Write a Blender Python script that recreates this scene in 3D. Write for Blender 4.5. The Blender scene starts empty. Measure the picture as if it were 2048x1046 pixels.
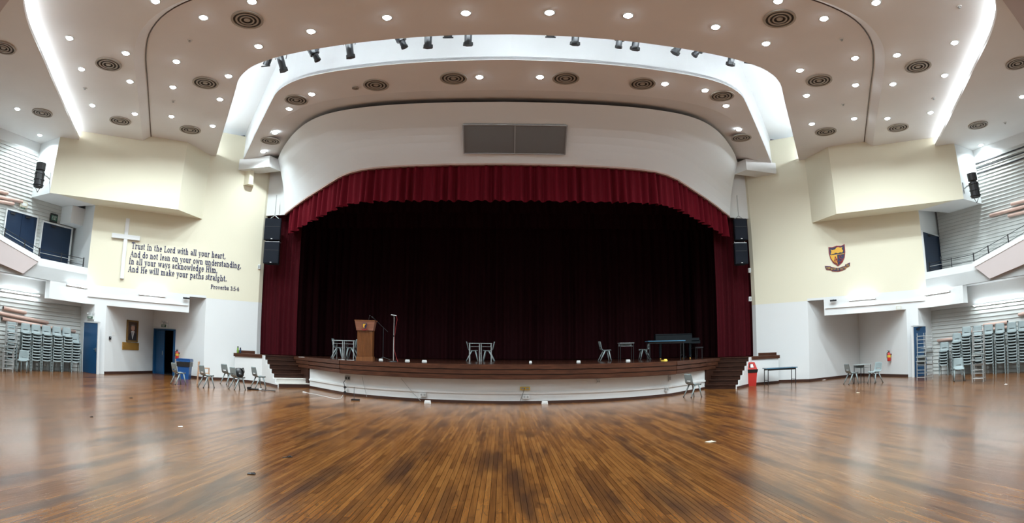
import bpy, math, random
from mathutils import Vector, Matrix
random.seed(7)
scene = bpy.context.scene
COL = scene.collection
rad, sin, cos, pi = math.radians, math.sin, math.cos, math.pi

# ---------------------------------------------------------------- camera
F_PX = 1162.0                       # equidistant wide-angle lens, pixels per radian in the 2048 px frame
PITCH, YAW, ROLL = rad(8.97), rad(0.86), rad(0.18)
CAM = Vector((-0.19, 0.0, 1.6))
def cam_axes():
    cw, sw, cp, sp, cr, sr = cos(YAW), sin(YAW), cos(PITCH), sin(PITCH), cos(ROLL), sin(ROLL)
    w = lambda x, y, z: Vector((x*cw + y*sw, -x*sw + y*cw, z))
    r0, f, u0 = w(1, 0, 0), w(0, cp, sp), w(0, -sp, cp)
    return r0*cr + u0*sr, -r0*sr + u0*cr, f
AX_R, AX_U, AX_F = cam_axes()
cam = bpy.data.cameras.new('camera')
camo = bpy.data.objects.new('camera', cam)
COL.objects.link(camo)
cam.type = 'PANO'
cam.panorama_type = 'FISHEYE_LENS_POLYNOMIAL'
cam.sensor_width = 36.0
cam.sensor_fit = 'HORIZONTAL'
cam.fisheye_fov = rad(180)
cam.fisheye_polynomial_k0 = 0
cam.fisheye_polynomial_k1 = -(2048/36.0)/F_PX
cam.fisheye_polynomial_k2 = cam.fisheye_polynomial_k3 = cam.fisheye_polynomial_k4 = 0
cam.clip_end = 200
M = Matrix(((AX_R.x, AX_U.x, -AX_F.x), (AX_R.y, AX_U.y, -AX_F.y), (AX_R.z, AX_U.z, -AX_F.z))).to_4x4()
M.translation = CAM
camo.matrix_world = M
scene.camera = camo
def ray(px, py):
    u, w = (px-1024)/F_PX, -(py-523)/F_PX
    r = math.hypot(u, w); k = sin(r)/max(r, 1e-9)
    return AX_R*(u*k) + AX_U*(w*k) + AX_F*cos(r)
def onz(px, py, z=0.0):
    d = ray(px, py); return CAM + d*((z-CAM.z)/d.z)
def ony(px, py, y):
    d = ray(px, py); return CAM + d*((y-CAM.y)/d.y)
def onpl(px, py, a, b):
    d = ray(px, py); n = Vector((b[1]-a[1], -(b[0]-a[0])))
    t = (n.x*(a[0]-CAM.x) + n.y*(a[1]-CAM.y))/(n.x*d.x + n.y*d.y)
    return CAM + d*t

# ---------------------------------------------------------------- world, exposure
W = bpy.data.worlds.new('world'); scene.world = W
W.use_nodes = True
W.node_tree.nodes['Background'].inputs[0].default_value = (0.9, 0.95, 1.0, 1)
W.node_tree.nodes['Background'].inputs[1].default_value = 0.02
scene.view_settings.view_transform = 'Standard'
scene.view_settings.look = 'None'
scene.view_settings.exposure = -0.58
scene.view_settings.gamma = 1.0
scene.view_settings.use_curve_mapping = False
P_DOWN, P_TUBE, P_COVE, P_GAP = 152.0, 66.0, 45.0, 95.0    # watts per downlight; emission strengths of tubes and cove strips

# ---------------------------------------------------------------- materials
MATS = {}
def _mat(name):
    m = bpy.data.materials.new(name); m.use_nodes = True
    MATS[name] = m
    return m, m.node_tree, m.node_tree.nodes['Principled BSDF']
def mat(name, col, rough=0.6, metal=0.0, var=0.06, scale=3.0, bump=0.0, bscale=60.0, spec=0.5, coat=0.0, sheen=0.0):
    m, nt, b = _mat(name)
    N, L = nt.nodes, nt.links
    tc = N.new('ShaderNodeNewGeometry')
    nz = N.new('ShaderNodeTexNoise'); nz.inputs['Scale'].default_value = scale; nz.inputs['Detail'].default_value = 4
    L.new(tc.outputs['Position'], nz.inputs['Vector'])
    mx = N.new('ShaderNodeMix'); mx.data_type = 'RGBA'
    mx.inputs[6].default_value = (*[c*(1-var) for c in col], 1)
    mx.inputs[7].default_value = (*[min(1, c*(1+var)) for c in col], 1)
    L.new(nz.outputs[0], mx.inputs[0]); L.new(mx.outputs[2], b.inputs['Base Color'])
    b.inputs['Roughness'].default_value = rough; b.inputs['Metallic'].default_value = metal
    b.inputs['Specular IOR Level'].default_value = spec
    if coat: b.inputs['Coat Weight'].default_value = coat; b.inputs['Coat Roughness'].default_value = 0.08
    if sheen: b.inputs['Sheen Weight'].default_value = sheen; b.inputs['Sheen Roughness'].default_value = .4
    if bump:
        n2 = N.new('ShaderNodeTexNoise'); n2.inputs['Scale'].default_value = bscale
        L.new(tc.outputs['Position'], n2.inputs['Vector'])
        bp = N.new('ShaderNodeBump'); bp.inputs['Strength'].default_value = bump; bp.inputs['Distance'].default_value = .02
        L.new(n2.outputs[0], bp.inputs['Height']); L.new(bp.outputs[0], b.inputs['Normal'])
    return m
def emis(name, col, st):
    m, nt, b = _mat(name)
    b.inputs['Base Color'].default_value = (*col, 1)
    b.inputs['Emission Color'].default_value = (*col, 1); b.inputs['Emission Strength'].default_value = st
    return m
def wood(name, c0, c1, rough=.35, scale=(1, 1, 14), spec=.5):
    m, nt, b = _mat(name); N, L = nt.nodes, nt.links
    tc = N.new('ShaderNodeTexCoord'); mp = N.new('ShaderNodeMapping')
    mp.inputs['Scale'].default_value = scale
    L.new(tc.outputs['Object'], mp.inputs[0])
    nz = N.new('ShaderNodeTexNoise'); nz.inputs['Scale'].default_value = 2.2; nz.inputs['Detail'].default_value = 6; nz.inputs['Distortion'].default_value = .6
    L.new(mp.outputs[0], nz.inputs['Vector'])
    cr = N.new('ShaderNodeValToRGB'); cr.color_ramp.elements[0].position = .3; cr.color_ramp.elements[1].position = .7
    cr.color_ramp.elements[0].color = (*c0, 1); cr.color_ramp.elements[1].color = (*c1, 1)
    L.new(nz.outputs[0], cr.inputs[0]); L.new(cr.outputs[0], b.inputs['Base Color'])
    b.inputs['Roughness'].default_value = rough; b.inputs['Specular IOR Level'].default_value = spec
    return m
PW, PL = 0.065, 1.8
def floor_material():
    m, nt, b = _mat('parquet'); N, L = nt.nodes, nt.links
    def math_(op, a, c=None):
        n = N.new('ShaderNodeMath'); n.operation = op
        for i, v in enumerate((a, c)):
            if v is None: continue
            if isinstance(v, (int, float)): n.inputs[i].default_value = v
            else: L.new(v, n.inputs[i])
        return n.outputs[0]
    g = N.new('ShaderNodeNewGeometry'); s = N.new('ShaderNodeSeparateXYZ'); L.new(g.outputs['Position'], s.inputs[0])
    row = math_('FLOOR', math_('DIVIDE', s.outputs[0], PW))
    off = math_('MULTIPLY', math_('FRACT', math_('MULTIPLY', row, 0.3819)), PL)
    seg = math_('FLOOR', math_('DIVIDE', math_('ADD', s.outputs[1], off), PL))
    cv = N.new('ShaderNodeCombineXYZ'); L.new(row, cv.inputs[0]); L.new(seg, cv.inputs[1])
    wn = N.new('ShaderNodeTexWhiteNoise'); wn.noise_dimensions = '2D'; L.new(cv.outputs[0], wn.inputs['Vector'])
    def noise(sc, scale, det=5, dist=0.0, coff=0.0):
        mp = N.new('ShaderNodeMapping'); mp.inputs['Scale'].default_value = sc; mp.inputs['Location'].default_value = (coff, coff*2, 0)
        L.new(g.outputs['Position'], mp.inputs[0])
        n = N.new('ShaderNodeTexNoise'); n.inputs['Scale'].default_value = scale; n.inputs['Detail'].default_value = det; n.inputs['Distortion'].default_value = dist
        L.new(mp.outputs[0], n.inputs['Vector']); return n.outputs[0]
    grain = noise((22, 1.1, 1), 1.4, 8, .5)
    fine = noise((95, 3.0, 1), 1.5, 6, 0, 3)
    stain = noise((2.6, .50, 1), .8, 8, .25, 7)
    scuff = noise((6, 1.6, 1), 1.6, 6, 1.2, 11)
    t = math_('ADD', math_('MULTIPLY', wn.outputs[0], .30), math_('MULTIPLY', grain, .66))
    cr = N.new('ShaderNodeValToRGB'); e = cr.color_ramp.elements
    e[0].position = .22; e[0].color = (.075, .026, .0075, 1); e[1].position = .78; e[1].color = (.27, .115, .030, 1)
    k = e.new(.5); k.color = (.185, .070, .017, 1)
    L.new(t, cr.inputs[0])
    def mixc(fac, a, bcol):
        mx = N.new('ShaderNodeMix'); mx.data_type = 'RGBA'; L.new(fac, mx.inputs[0]); L.new(a, mx.inputs[6]); mx.inputs[7].default_value = (*bcol, 1); return mx.outputs[2]
    def ramp(v, p0, p1, a=0.0, c=1.0):
        r = N.new('ShaderNodeMapRange'); r.inputs[1].default_value = p0; r.inputs[2].default_value = p1; r.inputs[3].default_value = a; r.inputs[4].default_value = c
        L.new(v, r.inputs[0]); return r.outputs[0]
    c = mixc(ramp(stain, .50, .66, 0, .75), cr.outputs[0], (.030, .013, .008))
    c = mixc(ramp(scuff, .57, .74, 0, .6), c, (.02, .010, .008))
    c = mixc(ramp(fine, .56, .75, 0, .45), c, (.035, .014, .007))
    fx = math_('FRACT', math_('DIVIDE', s.outputs[0], PW))
    edge = math_('MINIMUM', fx, math_('SUBTRACT', 1.0, fx))
    fy = math_('FRACT', math_('DIVIDE', math_('ADD', s.outputs[1], off), PL))
    edy = math_('MULTIPLY', math_('MINIMUM', fy, math_('SUBTRACT', 1.0, fy)), PL/PW)
    seam = ramp(math_('MINIMUM', edge, edy), .02, .07, .75, 0)
    c = mixc(seam, c, (.018, .008, .004))
    L.new(c, b.inputs['Base Color'])
    L.new(math_('ADD', ramp(stain, .3, .7, .15, .21), math_('MULTIPLY', fine, .04)), b.inputs['Roughness'])
    b.inputs['Specular IOR Level'].default_value = .40
    wav = noise((3, .5, 1), 2.0, 3, 0, 5)
    bp = N.new('ShaderNodeBump'); bp.inputs['Strength'].default_value = .07; bp.inputs['Distance'].default_value = .01
    L.new(math_('SUBTRACT', math_('ADD', math_('MULTIPLY', wav, .7), math_('MULTIPLY', wn.outputs[0], .5)), math_('MULTIPLY', seam, 1.2)), bp.inputs['Height']); L.new(bp.outputs[0], b.inputs['Normal'])
    return m
def curtain_mat(name, c0, c1, sheen=.5):
    m, nt, b = _mat(name); N, L = nt.nodes, nt.links
    g = N.new('ShaderNodeNewGeometry'); mp = N.new('ShaderNodeMapping'); mp.inputs['Scale'].default_value = (9, 9, .35); L.new(g.outputs['Position'], mp.inputs[0])
    nz = N.new('ShaderNodeTexNoise'); nz.inputs['Scale'].default_value = 1; nz.inputs['Detail'].default_value = 5; L.new(mp.outputs[0], nz.inputs['Vector'])
    mx = N.new('ShaderNodeMix'); mx.data_type = 'RGBA'; mx.inputs[6].default_value = (*c0, 1); mx.inputs[7].default_value = (*c1, 1)
    L.new(nz.outputs[0], mx.inputs[0]); L.new(mx.outputs[2], b.inputs['Base Color'])
    b.inputs['Roughness'].default_value = .85; b.inputs['Specular IOR Level'].default_value = .15
    b.inputs['Sheen Weight'].default_value = sheen; b.inputs['Sheen Roughness'].default_value = .35; b.inputs['Sheen Tint'].default_value = (.5, .02, .05, 1)
    return m
def portrait_mat():
    m, nt, b = _mat('portrait_canvas')
    mat_n = nt.nodes.new('ShaderNodeTexNoise'); mat_n.inputs['Scale'].default_value = 9
    cr = nt.nodes.new('ShaderNodeValToRGB'); cr.color_ramp.elements[0].color = (.03, .02, .018, 1); cr.color_ramp.elements[1].color = (.12, .07, .05, 1)
    nt.links.new(mat_n.outputs[0], cr.inputs[0]); nt.links.new(cr.outputs[0], b.inputs['Base Color']); b.inputs['Roughness'].default_value = .4
    return m
mat('white', (.78, .80, .80), .55, var=.025, scale=.8, bump=.05, bscale=25)
mat('white_gloss', (.80, .82, .82), .3, var=.03, scale=1.5)
mat('cream', (.80, .76, .60), .6, var=.02, scale=.7, bump=.06, bscale=30)
mat('ceiling_warm', (.83, .825, .835), .7, var=.04, scale=.9, bump=.05, bscale=18)
mat('ceiling_grey', (.84, .845, .84), .7, var=.05, scale=.7, bump=.05, bscale=15)
mat('header_white', (.83, .87, .89), .6, var=.02, scale=.6)
mat('siding', (.55, .565, .545), .5, var=.06, scale=2)
mat('pinkish', (.56, .49, .48), .65, var=.04, scale=1)
mat('cove_white', (.88, .90, .91), .5, var=.01)
mat('dark_trim', (.055, .022, .014), .4, var=.2, scale=4)
mat('pink_trim', (.45, .30, .26), .5)
mat('blue_door', (.010, .075, .19), .32, var=.08, scale=1.5)
mat('navy', (.004, .019, .05), .35, var=.1)
mat('frame_white', (.72, .74, .74), .4)
mat('black', (.012, .012, .014), .45, var=.2)
mat('black_satin', (.015, .016, .02), .3, var=.2)
mat('dark_void', (.01, .01, .012), .9)
mat('speaker_black', (.010, .013, .02), .85, var=.2, spec=.2)
mat('steel', (.50, .52, .53), .3, metal=.9, var=.05)
mat('pole_chrome', (.75, .75, .76), .25, metal=1.0)
mat('grey_metal', (.40, .42, .42), .45, metal=.3)
mat('chair_grey', (.245, .295, .30), .42, var=.05, scale=8)
mat('chair_shell_dark', (.22, .27, .275), .42, var=.06, scale=8)
mat('wood_chair', (.50, .32, .21), .5, var=.1, scale=12)
mat('pipe_pink', (.66, .45, .38), .5, var=.05, scale=3)
mat('pipe_end', (.03, .025, .025), .8)
mat('diffuser', (.40, .36, .31), .55, var=.06, scale=10)
mat('diffuser_dark', (.05, .045, .04), .8)
mat('grille', (.17, .17, .17), .8, var=.25, scale=140)
mat('grille_frame', (.34, .34, .34), .6)
mat('red', (.52, .025, .018), .3, var=.06)
mat('red_bin', (.46, .028, .022), .32, var=.08)
mat('blue_bin', (.008, .07, .24), .35, var=.08)
mat('bag_black', (.012, .012, .013), .35, bump=.4, bscale=14)
mat('text_navy', (.022, .026, .10), .5)
mat('crest_navy', (.025, .030, .085), .4)
mat('crest_gold', (.75, .42, .05), .4)
mat('crest_red', (.28, .025, .035), .4)
mat('gold_frame', (.28, .17, .06), .4, metal=.4, var=.25, scale=25)
mat('brass', (.55, .30, .07), .35, metal=.5, var=.1)
mat('skin', (.55, .33, .25), .5)
mat('hair', (.22, .19, .17), .6)
mat('suit', (.02, .022, .03), .6)
mat('shirt', (.75, .75, .75), .6)
mat('green_sign', (.01, .09, .05), .4)
mat('sign_white', (.75, .78, .75), .5)
mat('beige_plastic', (.62, .58, .45), .5)
mat('outlet_white', (.74, .76, .76), .4)
mat('outlet_grey', (.35, .37, .37), .5)
mat('green_bottle', (.19, .33, .05), .3)
mat('blue_bottle', (.02, .045, .09), .3)
mat('yellow', (.72, .50, .06), .5)
mat('paper', (.78, .78, .76), .6)
mat('table_blue', (.05, .14, .22), .25, var=.08)
mat('piano_black', (.004, .008, .011), .16, var=.1, spec=.35)
mat('ivory', (.75, .73, .66), .3)
mat('desk_top', (.36, .40, .40), .4)
mat('cable_black', (.015, .015, .015), .6)
mat('cable_white', (.65, .66, .66), .6)
mat('cable_red', (.30, .02, .02), .6)
mat('step_white', (.66, .64, .60), .5, var=.08, scale=6)
mat('lens_glass', (.12, .13, .15), .05, var=.05, spec=.9)
wood('stage_wood', (.040, .014, .0075), (.100, .036, .018), .45, (1, 1, 9), .22)
wood('stage_deck', (.022, .008, .005), (.060, .021, .011), .16, (12, 1, 1), .5)
wood('stair_wood', (.022, .0085, .0055), (.052, .020, .011), .5, (1, 1, 8), .22)
wood('lectern_wood', (.12, .040, .011), (.23, .085, .025), .35, (9, 9, .7))
wood('lectern_top', (.20, .085, .052), (.29, .13, .085), .35, (1, 6, 6))
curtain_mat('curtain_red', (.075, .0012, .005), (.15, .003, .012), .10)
curtain_mat('curtain_red_shaded', (.030, .0005, .0024), (.062, .0010, .005), .04)  # red velvet darkened, the shade under the header put into its colour
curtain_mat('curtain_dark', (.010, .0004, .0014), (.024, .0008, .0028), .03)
emis('lamp', (.83, .95, 1.0), 70.0)
emis('tube', (.83, .95, 1.0), P_TUBE)
emis('cove_strip', (.92, .97, 1.0), P_COVE)
emis('gap_strip', (.85, .95, 1.0), P_GAP)
portrait_mat(); floor_material()

# ---------------------------------------------------------------- mesh helpers
class MB:
    def __init__(s): s.v, s.f = [], []
    def add(s, vs, fs):
        n = len(s.v); s.v += [tuple(v) for v in vs]; s.f += [tuple(i+n for i in f) for f in fs]; return s
    def box(s, c, d, rz=0.0):
        hx, hy, hz = d[0]/2, d[1]/2, d[2]/2; co, si = cos(rz), sin(rz); vs = []
        for z in (-hz, hz):
            for x, y in ((-hx, -hy), (hx, -hy), (hx, hy), (-hx, hy)):
                vs.append((c[0]+x*co-y*si, c[1]+x*si+y*co, c[2]+z))
        return s.add(vs, [(3, 2, 1, 0), (4, 5, 6, 7), (0, 1, 5, 4), (1, 2, 6, 5), (2, 3, 7, 6), (3, 0, 4, 7)])
    def hexa(s, lo, hi):           # two quads (4 pts each) -> solid
        return s.add(list(lo)+list(hi), [(3, 2, 1, 0), (4, 5, 6, 7), (0, 1, 5, 4), (1, 2, 6, 5), (2, 3, 7, 6), (3, 0, 4, 7)])
    def prism(s, poly, z0, z1):
        n = len(poly)
        return s.add([(x, y, z0) for x, y in poly]+[(x, y, z1) for x, y in poly],
                     [tuple(range(n-1, -1, -1)), tuple(range(n, 2*n))]+[(i, (i+1) % n, n+(i+1) % n, n+i) for i in range(n)])
    def prism_y(s, poly, y0, y1):  # poly in (x,z), extruded along y
        n = len(poly)
        return s.add([(x, y0, z) for x, z in poly]+[(x, y1, z) for x, z in poly],
                     [tuple(range(n)), tuple(range(2*n-1, n-1, -1))]+[(i, n+i, n+(i+1) % n, (i+1) % n) for i in range(n)])
    def tube(s, p0, p1, r0, r1=None, n=8, cap=True):
        p0, p1 = Vector(p0), Vector(p1); r1 = r0 if r1 is None else r1
        d = (p1-p0).normalized(); a = d.orthogonal().normalized(); b = d.cross(a)
        vs = [p0+(a*cos(2*pi*i/n)+b*sin(2*pi*i/n))*r0 for i in range(n)]+[p1+(a*cos(2*pi*i/n)+b*sin(2*pi*i/n))*r1 for i in range(n)]
        fs = [(i, (i+1) % n, n+(i+1) % n, n+i) for i in range(n)]
        if cap: fs += [tuple(range(n-1, -1, -1)), tuple(range(n, 2*n))]
        return s.add(vs, fs)
    def path(s, pts, r, n=6):
        for a, b in zip(pts[:-1], pts[1:]): s.tube(a, b, r, None, n)
        return s
    def lathe(s, prof, n=20, c=(0, 0, 0), close=True):
        m = len(prof); vs = []
        for i in range(n):
            a = 2*pi*i/n
            vs += [(c[0]+r*cos(a), c[1]+r*sin(a), c[2]+z) for r, z in prof]
        fs = [(i*m+j, ((i+1) % n)*m+j, ((i+1) % n)*m+j+1, i*m+j+1) for i in range(n) for j in range(m-1)]
        if close:
            if prof[0][0] > 1e-6: fs.append(tuple(i*m for i in range(n-1, -1, -1)))
            if prof[-1][0] > 1e-6: fs.append(tuple(i*m+m-1 for i in range(n)))
        return s.add(vs, fs)
    def strip(s, A, B):            # surface between two polylines of equal length
        n = len(A)
        return s.add(list(A)+list(B), [(i, i+1, n+i+1, n+i) for i in range(n-1)])
    def seg(s, a, b, z0, z1, t=.15, inside=(0, 12)):   # thick vertical wall panel whose visible face is a->b
        a, b = Vector(a), Vector(b); d = (b-a).normalized(); n = Vector((-d.y, d.x))
        if (Vector(inside)-a).dot(n) > 0: n = -n
        return s.prism([tuple(a), tuple(b), tuple(b+n*t), tuple(a+n*t)], z0, z1)
    def mesh(s, name, m, smooth=False):
        me = bpy.data.meshes.new(name); me.from_pydata(s.v, [], s.f); me.materials.append(MATS[m] if isinstance(m, str) else m)
        if smooth:
            for p in me.polygons: p.use_smooth = True
        me.update(); return me
    def build(s, name, m, parent=None, smooth=False, loc=None, rz=0.0):
        return link(name, s.mesh(name, m, smooth), parent, loc, rz)
def link(name, me, parent=None, loc=None, rz=0.0):
    o = bpy.data.objects.new(name, me); COL.objects.link(o)
    if parent: o.parent = parent
    if loc is not None: o.location = loc
    if rz: o.rotation_euler = (0, 0, rz)
    return o
def tag(o, label=None, cat=None, group=None, kind=None):
    if label: o['label'] = label
    if cat: o['category'] = cat
    if group: o['group'] = group
    if kind: o['kind'] = kind
    return o
def thing(name, label, cat, loc=(0, 0, 0), rz=0.0, group=None):
    o = bpy.data.objects.new(name, None); COL.objects.link(o); o.empty_display_size = .2
    o.location = loc; o.rotation_euler = (0, 0, rz)
    return tag(o, label, cat, group)
def struct(name, label, mb, m, smooth=False):
    return tag(mb.build(name, m, None, smooth), label, name.split('_')[0], None, 'structure')
ORD = ['first', 'second', 'third', 'fourth', 'fifth', 'sixth', 'seventh', 'eighth', 'ninth', 'tenth', 'eleventh', 'twelfth', 'thirteenth', 'fourteenth', 'fifteenth', 'sixteenth']
SIDE = {-1: 'left', 1: 'right'}
def resample(pts, n):
    pts = [Vector(p) for p in pts]; L = [0]
    for a, b in zip(pts[:-1], pts[1:]): L.append(L[-1]+(b-a).length)
    out = []
    for i in range(n):
        t = L[-1]*i/(n-1); k = 0
        while k < len(L)-2 and L[k+1] < t: k += 1
        f = (t-L[k])/max(L[k+1]-L[k], 1e-9); out.append(pts[k].lerp(pts[k+1], min(1, f)))
    return out
def smoothed(pts, it=2):
    pts = [Vector(p) for p in pts]
    for _ in range(it):
        q = [pts[0]]
        for a, b in zip(pts[:-1], pts[1:]): q += [a.lerp(b, .25), a.lerp(b, .75)]
        q.append(pts[-1]); pts = q
    return pts
def both(half):                    # half outline from the right wall to the middle -> whole outline right to left
    return list(half)+[(-x, y) for x, y in reversed(half[:-1] if abs(half[-1][0]) < 1e-6 else half)]

# ---------------------------------------------------------------- plan of the hall (right side; the left mirrors it)
PROS, END = (11.31, 24.75), (17.57, 19.83)
CORN, ALC, PIL, PIL2 = (13.25, 23.225), (16.9, 24.4), (16.8, 20.435), (17.22, 20.105)
DOORW = (18.35, 20.45)
SD = Vector((.21, -.978))          # direction of the side walls towards the camera
LSID, USID = Vector(DOORW), Vector((19.5, 20.63))
BOXW, BOXF, BOXO, RET = (13.62, 22.95), (13.85, 21.12), (18.37, 17.6), (20.06, 18.05)
ZCB, ZBEAM, ZBB, ZD, ZC, ZB = 3.57, 2.87, 7.05, 9.42, 9.80, 10.05
STAGE_Z, FASC_Z = 1.23, 0.77
mir = lambda s, p: (s*p[0], p[1])
def _d3(px):
    q = onpl(px, 705, mir(-1, CORN), mir(-1, ALC)); c = Vector(mir(-1, CORN)); a = Vector(mir(-1, ALC)); return (q.xy-c).dot(a-c)/(a-c).length_squared
D3 = (_d3(350), _d3(308.5))
def along(p, d, y):                # point on line p + t*d at plan depth y
    t = (y-p[1])/d[1]; return (p[0]+d[0]*t, y)
YBACK = -7.0

# ---------------------------------------------------------------- floor
NR = 42
NX0, NX1, NY0, NY1 = -NR*PW, NR*PW, 4.7, 9.2
fl = MB()
for x0, x1, y0, y1 in ((-27, NX0, YBACK, 31), (NX1, 27, YBACK, 31), (NX0, NX1, YBACK, NY0), (NX0, NX1, NY1, 31)):
    fl.box(((x0+x1)/2, (y0+y1)/2, -.06), (x1-x0, y1-y0, .12))
FLOOR = struct('floor', 'dark brown polished wooden plank floor of the hall', fl, 'parquet')
MB().box((0, (NY0+NY1)/2, -.075), (NX1-NX0, NY1-NY0, .09)).build('underlay', 'dark_trim', FLOOR)
npk = 0
for r in range(-NR, NR):
    off = (r*0.3819 % 1.0)*PL
    k = math.floor((NY0+off)/PL)
    while k*PL-off < NY1:
        y0, y1 = max(NY0, k*PL-off), min(NY1, (k+1)*PL-off)
        if y1-y0 > .02:
            dz = random.uniform(-.0006, 0)
            MB().box((0, 0, -.015), (PW-.0022, y1-y0-.002, .03)).build('plank', 'parquet', FLOOR, loc=((r+.5)*PW, (y0+y1)/2, dz)); npk += 1
        k += 1

# ---------------------------------------------------------------- walls
for s in (-1, 1):
    S = SIDE[s]; m = lambda p: mir(s, p)
    w = struct(f'wall_{S}_front', f'white lower wall beside the stage on the {S}', MB().seg(m(PROS), m(CORN), 0, ZCB, .3), 'white')
    MB().seg(m(PROS), m((11.24, 25.0)), 0, ZCB, .2, (0, 24)).build('proscenium_return', 'white', w)
    MB().seg(m(PROS), m((11.24, 25.0)), ZCB, ZB+1.2, .2, (0, 24)).build('proscenium_return', 'cream', w)
    w = struct(f'wall_{S}_upper', f'cream angled upper wall {S} of the stage', MB().seg(m(PROS), m(END), ZCB, ZB+1.2, .25), 'cream')
    # projecting cream box under the ceiling
    MB().prism([m(p) for p in (BOXW, BOXF, (18.12, 17.795), END)], ZBB, ZB+.3).build('projecting_box', 'cream', w)
    bx = MB().prism([m(p) for p in (BOXO, RET, (19.72, 19.9), END, (18.09, 17.82))], ZBB-.003, ZB+.3).build('box_return', 'white', w)
    MB().seg(m((18.02, 17.86)), m((18.37, 17.585)), ZBB-.002, ZB+.3, .06).build('box_edge_panel', 'cream', w)
    # lower beam flush under the cream wall, running on below the balcony
    BE = along(END, SD, 17.9)
    bm = MB().seg(m((13.85, 22.753)), m(END), ZBEAM, ZCB, .35).seg(m(END), m(BE), ZBEAM, ZCB, .35)
    w = struct(f'trim_{1 if s < 0 else 2}', f'white beam under the cream wall on the {S}', bm, 'white')
    o = Vector(m((13.9, 22.713))); e = Vector(m((17.5, 19.885)))
    dd = (e-o).normalized(); nn = Vector((-dd.y, dd.x)); nn = nn if nn.y < 0 else -nn
    MB().prism([tuple(o), tuple(e), tuple(e+nn*.05), tuple(o+nn*.05)], 3.17, 3.22).build('beam_ledge', 'white', w)
    # alcove, pillar and door wall under the balcony
    al = MB()
    if s > 0: al.seg(m(CORN), m(ALC), 0, ZCB, .15, (12, 10))
    else:
        c, a = Vector(m(CORN)), Vector(m(ALC)); t0, t1 = D3
        al.seg(tuple(c), tuple(c.lerp(a, t0)), 0, ZCB, .15, (-12, 10)).seg(tuple(c.lerp(a, t1)), tuple(a), 0, ZCB, .15, (-12, 10))
        al.seg(tuple(c.lerp(a, t0)), tuple(c.lerp(a, t1)), 2.13, ZCB, .15, (-12, 10))
    al.seg(m(ALC), m(PIL), 0, ZCB, .15, m((12, 20)))
    al.seg(m(PIL), m(PIL2), 0, ZBEAM+.01, .3)
    al.seg(m(PIL2), m(DOORW), 0, ZCB, .15, m((15, 10)))
    al.prism([m(p) for p in (CORN, END, (19.0, 18), DOORW, ALC)], ZCB, ZCB+.1)
    w = struct(f'wall_{S}_alcove', f'white alcove walls and pillar under the {S} beam', al, 'white')
    bb = MB()
    for a, b in ((PROS, CORN), (ALC, PIL)): 
        n = Vector((b[1]-a[1], a[0]-b[0])).normalized()
        n = n if (Vector((0, 10))-Vector(a)).dot(n) > 0 else -n
        q = [Vector(a), Vector(b), Vector(b)+n*.03, Vector(a)+n*.03]
        bb.prism([m(tuple(p)) for p in q], 0, .11)
    ca, cb_ = Vector(CORN), Vector(ALC)
    for f0, f1 in (((0, 1),) if s > 0 else ((0, D3[0]-.01), (D3[1]+.01, 1))):
        p, q = ca.lerp(cb_, f0), ca.lerp(cb_, f1)
        bb.prism([m(tuple(p)), m(tuple(q)), m((q.x+.01, q.y-.035)), m((p.x+.01, p.y-.035))], 0, .11)
    struct(f'baseboard_{S}', f'dark brown baseboard along the {S} white wall', bb, 'dark_trim')
    # siding walls: lapped horizontal boards
    def siding(mb, p0, y1, z0, z1, pitch=.125):
        p0 = Vector(p0); p1 = Vector(along(p0, SD, y1)); d = (p1-p0).normalized(); n = Vector((d.y, -d.x))
        n = n if n.x < 0 else -n; z = z0
        while z < z1-.01:
            zt = min(z+pitch, z1)
            q = [p0+n*.042, p1+n*.042, p1, p0]; q2 = [p0+n*.004, p1+n*.004, p1, p0]
            mb.hexa([(*m(v), z) for v in q], [(*m(v), zt) for v in q2]); z = zt
        return mb
    w = struct(f'wall_{S}_lower', f'plain wall behind the pale siding under the {S} balcony', MB().seg(m(tuple(LSID)), m(along(LSID, SD, YBACK)), 0, ZCB, .15, (0, 5)), 'white')
    tag(siding(MB(), LSID, YBACK, 0.0, 2.76, .16).build('siding_boards', 'siding', w), kind='stuff')
    w = struct(f'wall_{S}_gallery', f'plain wall behind the pale siding above the {S} balcony', MB().seg(m(tuple(USID)), m(along(USID, SD, YBACK)), ZCB, ZB, .15, (0, 5)), 'white')
    tag(siding(MB(), USID, YBACK, ZCB, ZD-.45, .15).build('siding_boards', 'siding', w), kind='stuff')
    gb = MB().seg(m(END), m((19.75, 20.9)), ZCB, ZB, .15, m((14, 12)))
    struct(f'wall_{S}_recess', f'white end wall of the {S} balcony behind the cream box', gb, 'white')
w = struct('wall_back', 'plain white wall at the back of the hall', MB().box((0, YBACK-.1, 5.2), (54, .2, 10.4)), 'white')

# ---------------------------------------------------------------- ceilings
B_IN = smoothed([(15.2, 25.95), (9.45, 16.85), (8.75, 15.6), (7.55, 14.72), (5.1, 14.2), (2.4, 13.92), (0, 13.86)], 2)
A_OUT = smoothed([(13.6, 25.9), (8.45, 17.8), (7.75, 16.75), (6.55, 16.0), (4.4, 15.6), (2.2, 15.4), (0, 15.33)], 2)
A_INN = smoothed([(10.55, 23.95), (9.65, 22.3), (8.25, 20.3), (6.9, 19.1), (5.2, 18.6), (3.2, 18.42), (0, 18.36)], 2)
CB_ED = smoothed([(16.0, 21.4), (12.35, 15.5), (11.2, 13.5), (10.2, 12.15), (8.8, 11.2), (6.5, 10.75), (3, 10.6), (0, 10.55)], 2)
DC_ED = smoothed([(18.6, 19.7), (15.15, 13.8), (13.7, 11.3), (12.8, 9.6), (11.7, 8.2), (9, 7.0), (5, 6.5), (0, 6.4)], 2)
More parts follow.
